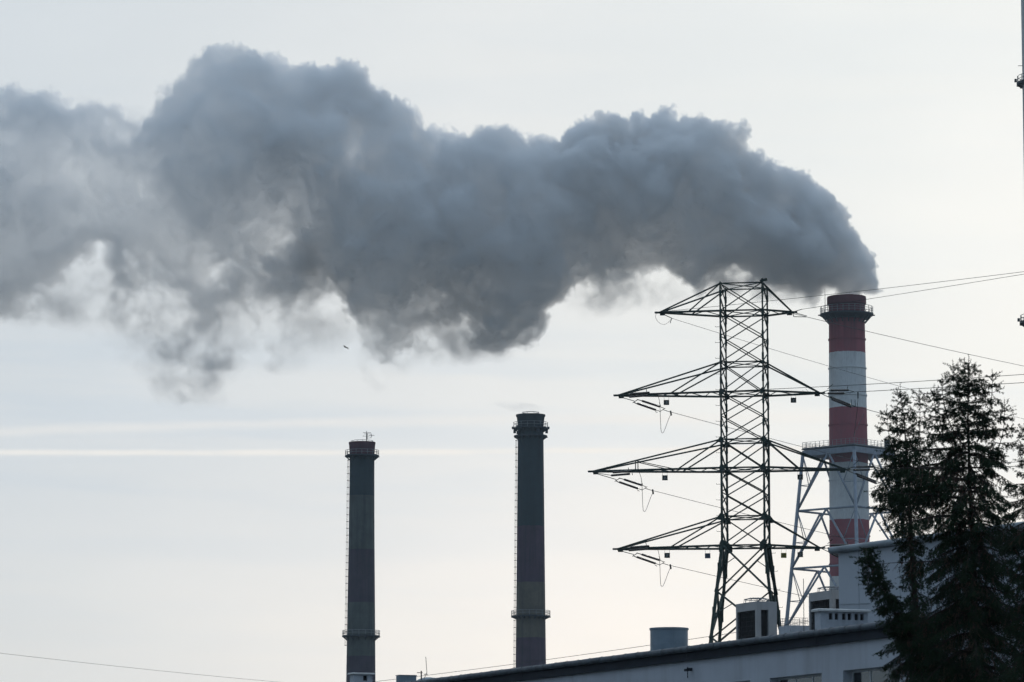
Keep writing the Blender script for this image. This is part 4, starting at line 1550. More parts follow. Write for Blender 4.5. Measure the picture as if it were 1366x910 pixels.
def make_building():
    bl = empty('low_building', Vector((E0.x, E0.y, 0)), 'long low building with pale rendered wall and round dark gutter, in the foreground bottom right', 'building')
    s_near, s_far = sval(1470), sval(300, 905)
    z_eave = ZE
    zg = z_eave - 0.10
    # wall with window openings
    wtop = onwall(1096, 898, -0.15).z
    wtop2 = onwall(1130, 893.8, -0.15).z
    wt = (wtop + wtop2) / 2
    sa, sb = sval(1096, 898), sval(1027, 905)
    sc = sval(1124.5, 894)
    per = sc - sb
    per = sb - sc
    ww = sb - sa
    wins = []
    k = -3
    while k < 8:
        w0 = sa + k * per
        if w0 > s_near + 0.5 and w0 + ww < s_far - 0.5:
            wins.append((w0, w0 + ww))
        k += 1
    wins.sort()
    sill = wt - 1.55
    th = 0.45
    off = -0.15

    def slab(b, s0, s1, z0, z1, o0, o1):
        c = W3((s0 + s1) / 2, (o0 + o1) / 2, (z0 + z1) / 2)
        b.box(c, BD * abs(s1 - s0) / 2, BN * abs(o1 - o0) / 2, Vector((0, 0, abs(z1 - z0) / 2)))
    b = MB()
    cur = s_near
    floors = [(sill, wt), (sill - 3.1, wt - 3.1)]
    zcuts = [0.0, floors[1][0], floors[1][1], floors[0][0], floors[0][1], z_eave - 0.38]
    for a in range(5):
        z0, z1 = zcuts[a], zcuts[a + 1]
        if a in (1, 3):
            cur = s_near
            for (w0, w1) in wins:
                slab(b, cur, w0, z0, z1, off - th, off)
                cur = w1
            slab(b, cur, s_far, z0, z1, off - th, off)
        else:
            slab(b, s_near, s_far, z0, z1, off - th, off)
    slab(b, s_far - 0.3, s_far, 0, z_eave - 0.38, off - 22, off - th)
    slab(b, s_near, s_near + 0.3, 0, z_eave - 0.38, off - 22, off - th)
    b.build('wall', M['wall'], bl)
    # roof slab, fascia, gutter
    b = MB()
    slab(b, s_near - 0.2, s_far + 0.2, z_eave - 0.38, z_eave - 0.06, -22, -0.13)
    roof = b.build('roof', M['roof'], bl)
    b = MB()
    L = s_far - s_near
    n = int(L / 2.4)
    for i in range(n):
        a = s_near + L * i / n
        slab(b, a + 0.004, s_near + L * (i + 1) / n - 0.004, z_eave - 0.47, z_eave - 0.12, -0.13 + 0.002, -0.05 + 0.004 * (i % 2))
    slab(b, s_near, s_far, z_eave - 0.50, z_eave - 0.44, -0.14, -0.02)
    slab(b, s_near, s_far, z_eave - 0.13, z_eave - 0.05, -0.4, -0.03)
    b.build('fascia', M['fascia'], roof)
    b = MB()
    n = int(L / 1.05)
    r = 0.105
    zc = z_eave - r - 0.005
    for i in range(n):
        p0 = W3(s_near + L * i / n, 0.06, zc - 0.004 * math.sin(i * 2.1))
        p1 = W3(s_near + L * (i + 1) / n, 0.06, zc - 0.004 * math.sin(i * 2.1 + 1.5))
        b.tube([p0, p0.lerp(p1, 0.5), p1], [r, r, r * 0.985], 14)
        d = (p1 - p0).normalized()
        b.tube([p1 - d * 0.02, p1 + d * 0.025], r + 0.012, 14)
    g = b.build('gutter', M['gutter'], roof)
    smooth_by_angle(g, 50)
    # windows
    for fi, (z0, z1) in enumerate(floors):
        for (w0, w1) in wins:
            o = off - 0.30
            b = MB()
            f = 0.07
            slab(b, w0 + 0.003, w1 - 0.003, z1 - f, z1 - 0.003, o - 0.06, o)
            slab(b, w0 + 0.003, w1 - 0.003, z0 + 0.003, z0 + f, o - 0.06, o)
            n = 3
            for k in range(n + 1):
                c = w0 + f / 2 + (w1 - w0 - f) * k / n
                slab(b, c - f / 2 + (0.003 if k == 0 else 0), c + f / 2 - (0.003 if k == n else 0), z0 + f, z1 - f, o - 0.055, o - 0.005)
            w = b.build('window', M['pvc'], bl)
            b = MB()
            c = W3((w0 + w1) / 2, o - 0.03, (z0 + z1) / 2)
            b.box(c, BD * ((w1 - w0) / 2 - 0.03), BN * 0.006, Vector((0, 0, (z1 - z0) / 2 - 0.03)))
            b.build('pane', M['glass'], w)
            b = MB()
            c = W3((w0 + w1) / 2, o - 0.5, (z0 + z1) / 2)
            # net curtain, folded, hung over part of the opening
            vs, fs = [], []
            a, e = w0 + 0.1, w0 + (w1 - w0) * 0.66
            N = 60
            for i in range(N + 1):
                s = a + (e - a) * i / N
                oo = o - 0.22 + 0.035 * math.sin(i * 1.3) + 0.01 * math.sin(i * 0.4)
                vs += [W3(s, oo, z0), W3(s, oo, z1)]
            for i in range(N):
                fs.append((2 * i, 2 * i + 2, 2 * i + 3, 2 * i + 1))
            b.add(vs, fs)
            b.build('curtain', M['curtain'], w)
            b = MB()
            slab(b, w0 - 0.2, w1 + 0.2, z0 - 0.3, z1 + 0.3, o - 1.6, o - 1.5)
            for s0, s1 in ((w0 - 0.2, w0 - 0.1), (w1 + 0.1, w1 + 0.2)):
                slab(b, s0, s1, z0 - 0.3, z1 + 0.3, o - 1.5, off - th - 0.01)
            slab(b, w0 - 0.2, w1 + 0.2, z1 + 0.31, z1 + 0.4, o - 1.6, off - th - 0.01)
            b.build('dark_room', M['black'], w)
    # thin cables and a bracket on the wall
    b = MB()
    p = onwall(923, 893, -0.15)
    b.box(p + BN * 0.08, BN * 0.1, BD * 0.04, Vector((0, 0, 0.05)))
    b.bar(p + BN * 0.16 + Vector((0, 0, 0.08)), p + BN * 0.16 - Vector((0, 0, 0.3)), 0.03)
    b.box(p + BN * 0.2 + Vector((0, 0, -0.03)), BN * 0.06, BD * 0.08, Vector((0, 0, 0.04)))
    b.build('wall_bracket', M['fascia'], bl)
    return bl


def at_roof(px, Y):
    return P(px, 840, Y)


def aligned_box(b, corner_pt, la, lb, z0, z1):
    """box whose near vertical edge is at corner_pt; la along the facade (away), lb away to the right"""
    c = Vector((corner_pt.x, corner_pt.y, 0)) + BD * la / 2 - BN * lb / 2
    b.box(c + Vector((0, 0, (z0 + z1) / 2)), BD * la / 2, BN * lb / 2, Vector((0, 0, (z1 - z0) / 2)))
    return c


RZ = ZE - 0.06


def hvac(px, pytop, Y, label):
    k = P(px, pytop, Y)
    z1 = k.z
    la, lb = 1.72, 0.80 * Y / 135
    base = Vector((k.x, k.y, RZ)) + BD * la / 2 - BN * lb / 2
    u = empty('air_conditioner', base, label, 'air conditioner', 'air conditioning units on the low roof')
    zb = RZ
    band = 0.30
    b = MB()
    aligned_box(b, k, la, lb, z1 - band, z1)
    aligned_box(b, k, la, lb, zb, zb + 0.22)
    t = 0.09
    o = Vector((k.x, k.y, 0))
    H = Vector((0, 0, (z1 - band - zb - 0.22) / 2))
    zc = (z1 - band + zb + 0.22) / 2
    for (s, n, ws, wn) in ((0, 0, 0.16, 0.16), (la - 0.10, 0, 0.10, 0.16), (0, lb - 0.34, 0.16, 0.34), (la - .16, lb - 0.16, .16, .16), (0.16, 0.20 * lb, 0, 0)):
        if ws:
            b.box(o + BD * (s + ws / 2) - BN * (n + wn / 2) + Vector((0, 0, zc)), BD * ws / 2, BN * wn / 2, H)
    cas = b.build('casing', M['hvac'], u)
    b = MB()
    b.box(o + BD * la / 2 - BN * lb / 2 + Vector((0, 0, zc)), BD * (la / 2 - 0.13), BN * (lb / 2 - 0.10), H)
    b.build('coil', M['coil'], u)
    b = MB()
    for i in range(11):
        s = 0.2 + (la - 0.35) * i / 10
        b.bar(o + BD * s - BN * 0.05 + Vector((0, 0, zb + .22)), o + BD * s - BN * 0.05 + Vector((0, 0, z1 - band)), 0.02)
    for i in range(9):
        z = zb + 0.26 + (z1 - band - zb - 0.3) * i / 8
        b.bar(o + BD * 0.17 - BN * 0.05 + Vector((0, 0, z)), o + BD * (la - 0.1) - BN * 0.05 + Vector((0, 0, z)), 0.016)
        b.bar(o + BD * 0.06 - BN * 0.17 + Vector((0, 0, z)), o + BD * 0.06 - BN * (lb - .35) + Vector((0, 0, z)), 0.016)
    b.build('grille', M['grille'], u)
    b = MB()
    c = o + BD * la * 0.5 - BN * lb / 2 + Vector((0, 0, z1))
    R = min(lb, la) * 0.46
    c = c - BD * 0.05
    b.ring(c + Vector((0, 0, 0.12)), R * 1.25, 0.014, 24, 4)
    b.ring(c + Vector((0, 0, 0.16)), R * 0.8, 0.010, 24, 4)
    b.ring(c + Vector((0, 0, 0.17)), R * 0.4, 0.010, 24, 4)
    for i in range(12):
        t = i * math.pi / 6
        d = Vector((math.cos(t), math.sin(t), 0)) * R
        b.tube([c + d * 1.3 - Vector((0, 0, .02)), c + d * 1.25 + Vector((0, 0, .12)), c + d * 0.8 + Vector((0, 0, .16)), c + Vector((0, 0, .175))], 0.009, 4)
    b.build('fan_guard', M['steel_rail'], u)


def vent_stack(px, py_cap, py_capbot, Y, la, lb, holes, label, hole_side='b', group=None):
    """plastered chimney block with slab cap and openings under the cap"""
    k = P(px, py_capbot, Y)
    z1 = k.z
    zt = P(px, py_cap, Y).z
    o = Vector((k.x, k.y, 0))
    u = empty('chimney_block', Vector((k.x, k.y, RZ)) + BD * la / 2 - BN * lb / 2, label, 'chimney block', group)
    hh = 0.21
    zh1 = z1 - 0.05
    zh0 = zh1 - hh
    b = MB()
    c0 = aligned_box(b, k, la, lb, RZ, zh0)
    aligned_box(b, k, la, lb, zh1, z1)
    # piers between openings on the face looking along the facade
    edges = [0.0]
    for (a, e) in holes:
        edges += [a * lb, e * lb]
    edges.append(lb)
    for i in range(0, len(edges), 2):
        a, e = edges[i], edges[i + 1]
        b.box(o + BD * la / 2 - BN * (a + e) / 2 + Vector((0, 0, (zh0 + zh1) / 2)), BD * la / 2, BN * (e - a) / 2, Vector((0, 0, (zh1 - zh0) / 2)))
    b.build('block', M['plaster'], u)
    b = MB()
    for (a, e) in holes:
        b.box(o + BD * (la * 0.55) - BN * (a + e) / 2 * lb + Vector((0, 0, (zh0 + zh1) / 2)), BD * la * 0.35, BN * (e - a) * lb / 2 * 0.99, Vector((0, 0, (zh1 - zh0) / 2 * 0.99)))
    b.build('flue_opening', M['black'], u)
    b = MB()
    c = o + BD * la / 2 - BN * lb / 2
    ov = 0.09
    A, B_ = BD * (la / 2 + ov), BN * (lb / 2 + ov)
    vs = []
    h = zt - z1
    for (f, z) in ((1, z1), (1.0, z1 + h * 0.62), (0.86, zt)):
        for sx, sy in ((-1, -1), (1, -1), (1, 1), (-1, 1)):
            ff = 1 - (1 - f) * (0.5 if False else 1)
            vs.append(c + A * sx * (f if f == 1 else 0.7) + B_ * sy * (f if f == 1 else 0.95) + Vector((0, 0, z)))
    fs = [(3, 2, 1, 0), (8, 9, 10, 11)]
    for L in (0, 4):
        for i in range(4):
            fs.append((L + i, L + (i + 1) % 4, L + 4 + (i + 1) % 4, L + 4 + i))
    b.add(vs, fs)
    b.build('cap', M['cap'], u)
    b = MB()
    aligned_box(b, k + BN * 0.03 - BD * 0.03, la + 0.06, lb + 0.06, RZ - 0.002, RZ + 0.14)
    b.build('flashing', M['fascia'], u)


def make_roof_items():
    hvac(1009.7, 802.0, 133.0, 'grey boxy air conditioning unit on the low roof in front of the pylon foot')
    hvac(1109.0, 787.0, 128.5, 'grey boxy air conditioning unit partly hidden between steel frame and pale upper block')
    hs = [(0.175, 0.255), (0.30, 0.375), (0.455, 0.535), (0.575, 0.65), (0.72, 0.80), (0.84, 0.92)]
    vent_stack(1094.5, 811.5, 815.5, 121.5, 0.42, 1.72, hs, 'white chimney block with six flue openings under a slab cap, beside the pale upper block')
    vent_stack(472, 897.3, 899.5, 158.0, 0.5, 0.84, [(0.50, 0.72)], 'small chimney block with one flue opening at the foot of the left dark stack')
    # tank
    Y = 146.0
    c = P(892.5, 838, Y)
    r = 25.2 * Y / F
    t = empty('roof_tank', Vector((c.x, c.y, RZ)), 'round grey sheet metal tank standing on the low roof left of the pylon', 'tank')
    zt = P(892.5, 837.0, Y - r).z
    b = MB()
    b.lathe((c.x, c.y, 0), [(0.01, RZ), (r, RZ), (r, zt), (r - 0.03, zt + 0.01), (0.01, zt + 0.02)], 56)
    smooth_by_angle(b.build('shell', M['galv'], t))
    b = MB()
    b.lathe((c.x, c.y, 0), [(r, zt - 0.07), (r + 0.025, zt - 0.065), (r + 0.03, zt + 0.012), (r - 0.02, zt + 0.018)], 56)
    smooth_by_angle(b.build('rim', M['galv'], t))
    b = MB()
    for zz in (0.33, 0.66):
        b.ring((c.x, c.y, RZ + (zt - RZ) * zz), r, 0.009, 48, 5)
    b.box((c.x + r * 0.2, c.y - r * 0.975, (RZ + zt) / 2), (0.02, 0, 0), (0, 0.012, 0), (0, 0, (zt - RZ) / 2 - 0.1))
    b.build('seam', M['galv'], t)
    # squat vent and low skylight dome at the far end
    Y = 156.0
    k = P(533, 901, Y)
    v = empty('roof_vent', Vector((k.x, k.y, RZ)) + BD * 0.2 - BN * 0.4, 'squat blue grey sheet metal vent box at the far end of the low roof', 'roof vent')
    b = MB()
    aligned_box(b, k, 0.4, 0.75, RZ, k.z)
    b.build('casing', M['galv'], v)
    b = MB()
    aligned_box(b, k + BN * 0.02 - BD * 0.02, 0.44, 0.79, k.z, k.z + 0.025)
    b.build('lid', M['galv'], v)
    c = P(572, 903.5, 154.0)
    b = MB()
    zr = c.z
    pts = [(0.02, zr - 0.0)] + [(0.60 * math.sin(a), RZ + (zr - RZ) * math.cos(a)) for a in np.linspace(0.15, math.pi / 2, 8)] + [(0.62, RZ)]
    b.lathe((c.x, c.y, 0), pts[::-1], 32)
    o = b.build('skylight_dome', M['galv'], None, origin=(c.x, c.y, RZ), smooth=True)
    tag(o, 'low rounded skylight dome on the far end of the roof beside the squat vent box', 'skylight')
    # post with wire clamp
    Yp = 150.0
    c = P(562, 900, Yp)
    u = empty('wire_post', Vector((c.x, c.y, RZ)), 'short dark post with clamp carrying the thin wire above the far roof end', 'post')
    b = MB()
    b.bar((c.x, c.y, RZ), (c.x, c.y, P(562, 895, Yp).z), 0.05)
    b.build('post', M['fascia'], u)
    b = MB()
    z = P(562, 897.5, Yp).z
    b.bar((c.x - 0.18, c.y, z), (c.x + 0.05, c.y, z), 0.025)
    b.bar((c.x + 0.1, c.y, z - 0.06), (c.x + 0.26, c.y, z - 0.06), 0.025)
    b.build('clamp', M['fascia'], u)
    b = MB()
    b.tube([(c.x + .1, c.y, RZ), P(569.5, 897, Yp), P(569, 891, Yp), P(568, 876.5, Yp)], 0.012, 5)
    o = b.build('lightning_rod', M['wire'], None, origin=(c.x + .1, c.y, RZ))
    tag(o, 'thin bent lightning rod at the far roof end beside the short post', 'lightning rod')
    # rod by the steel frame
    c = P(1072.5, 838, 131)
    b = MB()
    b.tube([(c.x, c.y, RZ), (c.x, c.y, P(1072, 772, 131).z)], 0.012, 5)
    o = b.build('lightning_rod', M['wire'], None, origin=(c.x, c.y, RZ))
    tag(o, 'thin straight lightning rod on the roof in front of the steel frame foot', 'lightning rod')
    # low hatch with guard rail
    k = P(1054, 836.3, 131.5)
    u = empty('roof_hatch', Vector((k.x, k.y, RZ)), 'low pale roof hatch with thin guard rail left of the half hidden air conditioner', 'roof hatch')
    b = MB()
    c = aligned_box(b, k, 0.9, 0.75, RZ, k.z + 0.06)
    b.build('hatch', M['plaster'], u)
    b = MB()
    z = k.z + 0.06
    cs = [c + BD * a * 0.42 + BN * e * 0.34 for a, e in ((-1, -1), (1, -1), (1, 1), (-1, 1))]
    for i in range(4):
        p, q = cs[i], cs[(i + 1) % 4]
        for j in range(4):
            s = p.lerp(q, j / 4) + Vector((0, 0, z))
            b.bar(s, s + Vector((0, 0, 0.27)), 0.012)
        for h in (0.09, 0.18, 0.27):
            b.bar(p + Vector((0, 0, z + h)), q + Vector((0, 0, z + h)), 0.010)
    b.build('guard_rail', M['steel_rail'], u)


def make_block():
    """raised pale block standing on the roof, right"""
    vx = -2080.0
    d = Vector((vx - 683.0, F * CP + 700 * SP, 0)).normalized()
    nrm = Vector((-d.y, d.x, 0))
    e = P(1118.5, 738.5, 125.5)
    u = empty('roof_block', Vector((e.x, e.y, RZ)) - nrm * 5, 'pale blank upper block with thick rounded cornice rising behind the spruce', 'building')
    z1 = e.z
    L = 15.5
    g = Vector((e.x, e.y, 0))

    def slab(b, s0, s1, o0, o1, z0, z1_):
        b.box(g - d * (s0 + s1) / 2 + nrm * (o0 + o1) / 2 + Vector((0, 0, (z0 + z1_) / 2)), d * abs(s1 - s0) / 2, nrm * abs(o1 - o0) / 2, Vector((0, 0, abs(z1_ - z0) / 2)))
    b = MB()
    slab(b, 0, L, -8, 0, RZ - 0.1, z1)
    b.build('wall', M['clad'], u)
    b = MB()
    for i in range(1, 13):
        slab(b, i * 1.2 - 0.008, i * 1.2 + 0.008, 0.001, 0.008, RZ, z1 - 0.01)
    b.build('panel_seam', M['cornice'], u)
    b = MB()
    zt = P(1118.5, 729.3, 125.5).z
    r = (zt - z1) / 2
    zc = (zt + z1) / 2
    n = 14
    for i in range(n):
        p0 = g + d * 0.28 - d * ((L + 0.3) * i / n) + nrm * 0.12 + Vector((0, 0, zc))
        p1 = g + d * 0.28 - d * ((L + 0.3) * (i + 1) / n - 0.012) + nrm * 0.12 + Vector((0, 0, zc))
        b.tube([p0, p1], r, 14)
    slab(b, -0.28, L, -8, 0.1, z1 + 0.02, zt - 0.03)
    c = b.build('cornice', M['cornice'], u)
    smooth_by_angle(c, 40)
    b = MB()
    q = onwall(1202.5, 783, 0.0, e, d, nrm)
    b.box(q, d * 0.12, nrm * 0.02, Vector((0, 0, 0.035)))
    b.build('vent_slot', M['black'], u)
    # thin cable along the foot of the block
    b = MB()
    p0 = onwall(1119, 806, 0.03, e, d, nrm)
    p1 = onwall(1160, 805, 0.03, e, d, nrm)
    b.tube([p0, p1], 0.01, 4)
    b.build('cable', M['cornice'], u)


def make_bird():
    Y = 260.0
    c = P(461.2, 463.2, Y)
    k = Y / F
    b = MB()
    pts = [(-3.6, .9), (-2.4, .9), (-1.2, 0.55), (0.6, 0.1), (1.9, -0.1), (2.6, -0.2)]
    b.tube([c + Vector((x * k, y * 0.0, z * k)) for (x, z) in [(-2.6, .2), (-1.8, .3), (-0.9, .25), (0.1, 0.0), (0.9, -.15), (1.5, -.2)]for y in (0,)], [0.3 * k, 0.62 * k, 0.75 * k, 0.6 * k, .4 * k, .12 * k], 8)
    # wings: thin swept surfaces with thickness
    def wing(pp, th=0.10):
        n = len(pp)
        t = Vector((0, 0, th * k))
        q = [c + Vector((x * k, y * k, z * k)) for x, y, z in pp]
        b.add([p + t for p in q] + [p - t for p in q], [tuple(range(n)), tuple(range(n, 2 * n))[::-1]] + [(i, (i + 1) % n, n + (i + 1) % n, n + i) for i in range(n)])
    wing([(-1.4, 0.4, .3), (0.6, 0.4, 0.1), (2.2, 3.0, 0.2), (3.3, 5.2, -0.8), (3.1, 5.8, -2.4), (2.2, 4.6, -1.0), (0.6, 3.0, -.2)], 0.22)
    wing([(-1.4, -0.4, .3), (0.4, -0.4, 0.1), (-0.6, -3.0, 1.0), (-2.2, -5.4, 1.6), (-3.0, -5.2, 1.5), (-2.0, -3.0, 1.0)], 0.22)
    o = b.build('bird', M['bird'], None, origin=c, smooth=False)
    tag(o, 'small dark bird gliding in the open sky below the smoke plume', 'bird')


# ------------------------------------------------------------------ spruces


class Foliage:
    """needle-covered shoots gathered as numpy arrays"""

    def __init__(s):
        s.p, s.d, s.L, s.k = [], [], [], []

    def shoot(s, p, d, L, k=1.0):
        s.p.append(p)
        s.d.append(d)
        s.L.append(L)
        s.k.append(k)

    def mesh(s, name, mat, parent, origin, nn=20, nlen=0.026, nw=0.012, seed=1):
        r = np.random.default_rng(seed)
        p = np.array(s.p)
        d = np.array(s.d)
        d /= np.linalg.norm(d, axis=1)[:, None]
        L = np.array(s.L)
        K = np.array(s.k)
        N = len(p)
        up = np.tile([0.13, 0.21, 0.97], (N, 1))
        a = np.cross(d, up)
        a /= np.linalg.norm(a, axis=1)[:, None]
        c = np.cross(a, d)
        t = r.random((N, nn))
        ang = r.random((N, nn)) * 2 * np.pi
        rad = a[:, None] * np.cos(ang)[..., None] + c[:, None] * np.sin(ang)[..., None]
        base = p[:, None] + d[:, None] * (t * L[:, None])[..., None]
        lean = 0.75
        nd = rad + d[:, None] * lean
        nd /= np.linalg.norm(nd, axis=2)[..., None]
        nl = nlen * (0.7 + 0.6 * r.random((N, nn)))[..., None] * K[:, None, None]
        tip = base + nd * nl
        side = np.cross(nd, r.standard_normal((N, nn, 3)))
        side /= np.linalg.norm(side, axis=2)[..., None]
        w = nw * K[:, None, None]
        v = np.stack([base - side * w * 0.5, base + side * w * 0.5, tip + side * w * 0.3, tip - side * w * 0.3], 2).reshape(-1, 3)
        # stem of each shoot: thin quad pair
        e = 0.004 * K[:, None]
        s1 = np.stack([p - a * e, p + a * e, p + d * L[:, None] + a * e * .5, p + d * L[:, None] - a * e * .5], 1).reshape(-1, 3)
        v = np.concatenate([v, s1]) - np.array(origin)
        nf = len(v) // 4
        me = bpy.data.meshes.new(name)
        me.vertices.add(len(v))
        me.vertices.foreach_set('co', v.astype(np.float32).ravel())
        me.loops.add(nf * 4)
        me.loops.foreach_set('vertex_index', np.arange(nf * 4, dtype=np.int32))
        me.polygons.add(nf)
        me.polygons.foreach_set('loop_start', np.arange(nf, dtype=np.int32) * 4)
        me.update()
        me.validate()
        me.materials.append(mat)
        ob = bpy.data.objects.new(name, me)
        COL.objects.link(ob)
        ob.parent = parent
        return ob


def limb(wood, fol, dead, p0, dirn, L, r0, rise, droop, dens, live, R, tipup=0.3, hang=0.6, sc=1.0):
    """one spruce branch: drooping bough with hanging branchlets carrying needle shoots"""
    n = 12
    pts = []
    dirn = Vector((dirn.x, dirn.y, 0)).normalized()
    side = Vector((-dirn.y, dirn.x, 0))
    wob = R.uniform(-0.12, 0.12)
    for i in range(n + 1):
        t = i / n
        x = L * t
        z = rise * L * t - droop * L * t * t + tipup * L * max(0, t - 0.55) ** 2
        pts.append(p0 + dirn * x + side * (wob * L * t * t + 0.012 * math.sin(i * 1.7 + wob * 30)) + Vector((0, 0, z)))
    wood.tube(pts, [max(0.004, r0 * (1 - 0.9 * i / n)) for i in range(n + 1)], 5)
    step = 0.036 / dens
    m = int(L / step)
    for i in range(m):
        t = (i + R.random()) / m
        if t < 0.10:
            continue
        f = t * n
        k = min(n - 1, int(f))
        b = pts[k].lerp(pts[k + 1], f - k)
        tan = (pts[k + 1] - pts[k]).normalized()
        for s in (-1, 1):
            if R.random() < 0.12:
                continue
            l2 = L * 0.24 * (1 - t) ** 0.75 * R.uniform(0.55, 1.15) + 0.09 * sc
            l2 = min(l2, 0.42)
            d2 = (tan * R.uniform(0.5, 0.9) + side * s * R.uniform(0.5, 0.95) + Vector((0, 0, -hang * R.uniform(0.4, 1.3)))).normalized()
            is_live = R.random() < live * (0.35 + 0.9 * t)
            q = b
            dd = d2.copy()
            segs = max(1, int(l2 / (0.15 * sc)))
            sl = l2 / segs
            tw = [q.copy()]
            for j in range(segs):
                dd = (dd + Vector((R.uniform(-.2, .2), R.uniform(-.2, .2), -0.16 * hang + R.uniform(-.12, .12)))).normalized()
                q2 = q + dd * sl
                tgt = fol if is_live else dead
                tgt.shoot(tuple(q), tuple(dd), sl * 1.1, sc)
                if R.random() < (0.85 if is_live else 0.4):
                    sd = dd.cross(Vector((R.uniform(-1, 1), R.uniform(-1, 1), R.uniform(-1, 1)))).normalized()
                    sd = (dd * 0.8 + sd * 0.7 + Vector((0, 0, -0.25 * hang))).normalized()
                    tgt.shoot(tuple(q.lerp(q2, 0.6)), tuple(sd), sl * R.uniform(0.6, 1.1), sc)
                q = q2
    # leader shoot
    tan = (pts[-1] - pts[-2]).normalized()
    fol.shoot(tuple(pts[-1]), tuple(tan + Vector((0, 0, 0.1))), 0.14 * sc, sc)
    return pts


def spruce(label, tip, basexy, Y, shape, seed, dens=1.0, lean=0.0, live=0.9, extra=None, top_open=1.0, zlow=2.0, per=None):
    """tip: pixel of the leader; shape: list of (py, radius in px)"""
    R = random.Random(seed)
    k = Y / F
    T0 = P(tip[0], tip[1], Y)
    B0 = P(basexy, 900, Y)
    base = Vector((B0.x + (B0.x - T0.x) * 0.5, Y, 0))
    tr = empty('spruce_tree', base, label, 'tree', 'dark spruces in the right foreground')
    H = T0.z
    wood, fol, dead = MB(), Foliage(), Foliage()
    trunk = []
    n = 24
    for i in range(n + 1):
        t = i / n
        p = base.lerp(T0, t)
        p.x += 0.03 * math.sin(t * 9 + seed)
        p.y += 0.03 * math.cos(t * 7 + seed)
        trunk.append(p)
    trunk[-1] = T0
    r0 = 0.010 * H + 0.02
    wood_t = MB()
    wood_t.tube(trunk, [max(0.006, r0 * (1 - i / n) ** 0.85) for i in range(n + 1)], 10)
    wood_t.build('trunk', M['bark'], tr, smooth=True)
    pys = [s[0] for s in shape]
    rad = [s[1] for s in shape]
    z = H - 0.10
    while z > zlow:
        py = 455 + 0  # solve pixel row of z at depth Y
        a = (z - CAMZ) / Y
        ang = math.atan(a)
        py = 455 - math.tan(ang - PITCH) * F
        rr = np.interp(py, pys, rad) * k
        cnt = 5 if rr < 0.5 else (6 if py < 690 else 9)
        tt = (H - z) / H
        for j in range(cnt):
            az = 2 * math.pi * (j + R.random() * 0.7) / cnt + z * 5
            d = Vector((math.cos(az), math.sin(az), 0))
            # extent toward the sides follows the outline
            L = rr * R.uniform(0.6, 1.15)
            if L < 0.05:
                L = 0.05
            f = max(0.0, min(1.0, 1 - tt))
            p = base.lerp(T0, f)
            p.z = z + R.uniform(-0.05, 0.05)
            young = max(0, 1 - (H - z) / 1.6)
            limb(wood, fol, dead, p, d, L, 0.006 + 0.018 * L, 0.15 + 0.75 * young, 0.10 + 0.55 * (1 - young), dens, live if rr > 0.3 else 1.0, R, tipup=0.5, hang=0.12 + 0.85 * (1 - young), sc=1.0)
        z -= R.uniform(0.13, 0.24) * (0.62 + 0.55 * min(1, rr)) / top_open
    fol.shoot(tuple(T0 - Vector((0, 0, .12))), (0.02, 0, 1), 0.26)
    for a in np.linspace(0, 6, 5):
        fol.shoot(tuple(T0 - Vector((0, 0, .1))), (math.cos(a), math.sin(a), 0.9), 0.13)
    if extra:
        extra(wood, fol, dead, R, k, Y)
    wood.build('branches', M['bark'], tr)
    o = world_loc(tr)
    fol.mesh('crown', M['needles'], tr, o, 16, seed=seed)
    if len(dead.p) > 10:
        dead.mesh('dry_twigs', M['deadtwig'], tr, o, 9, 0.018, 0.008, seed=seed + 1)
    return tr, len(fol.p), len(dead.p)


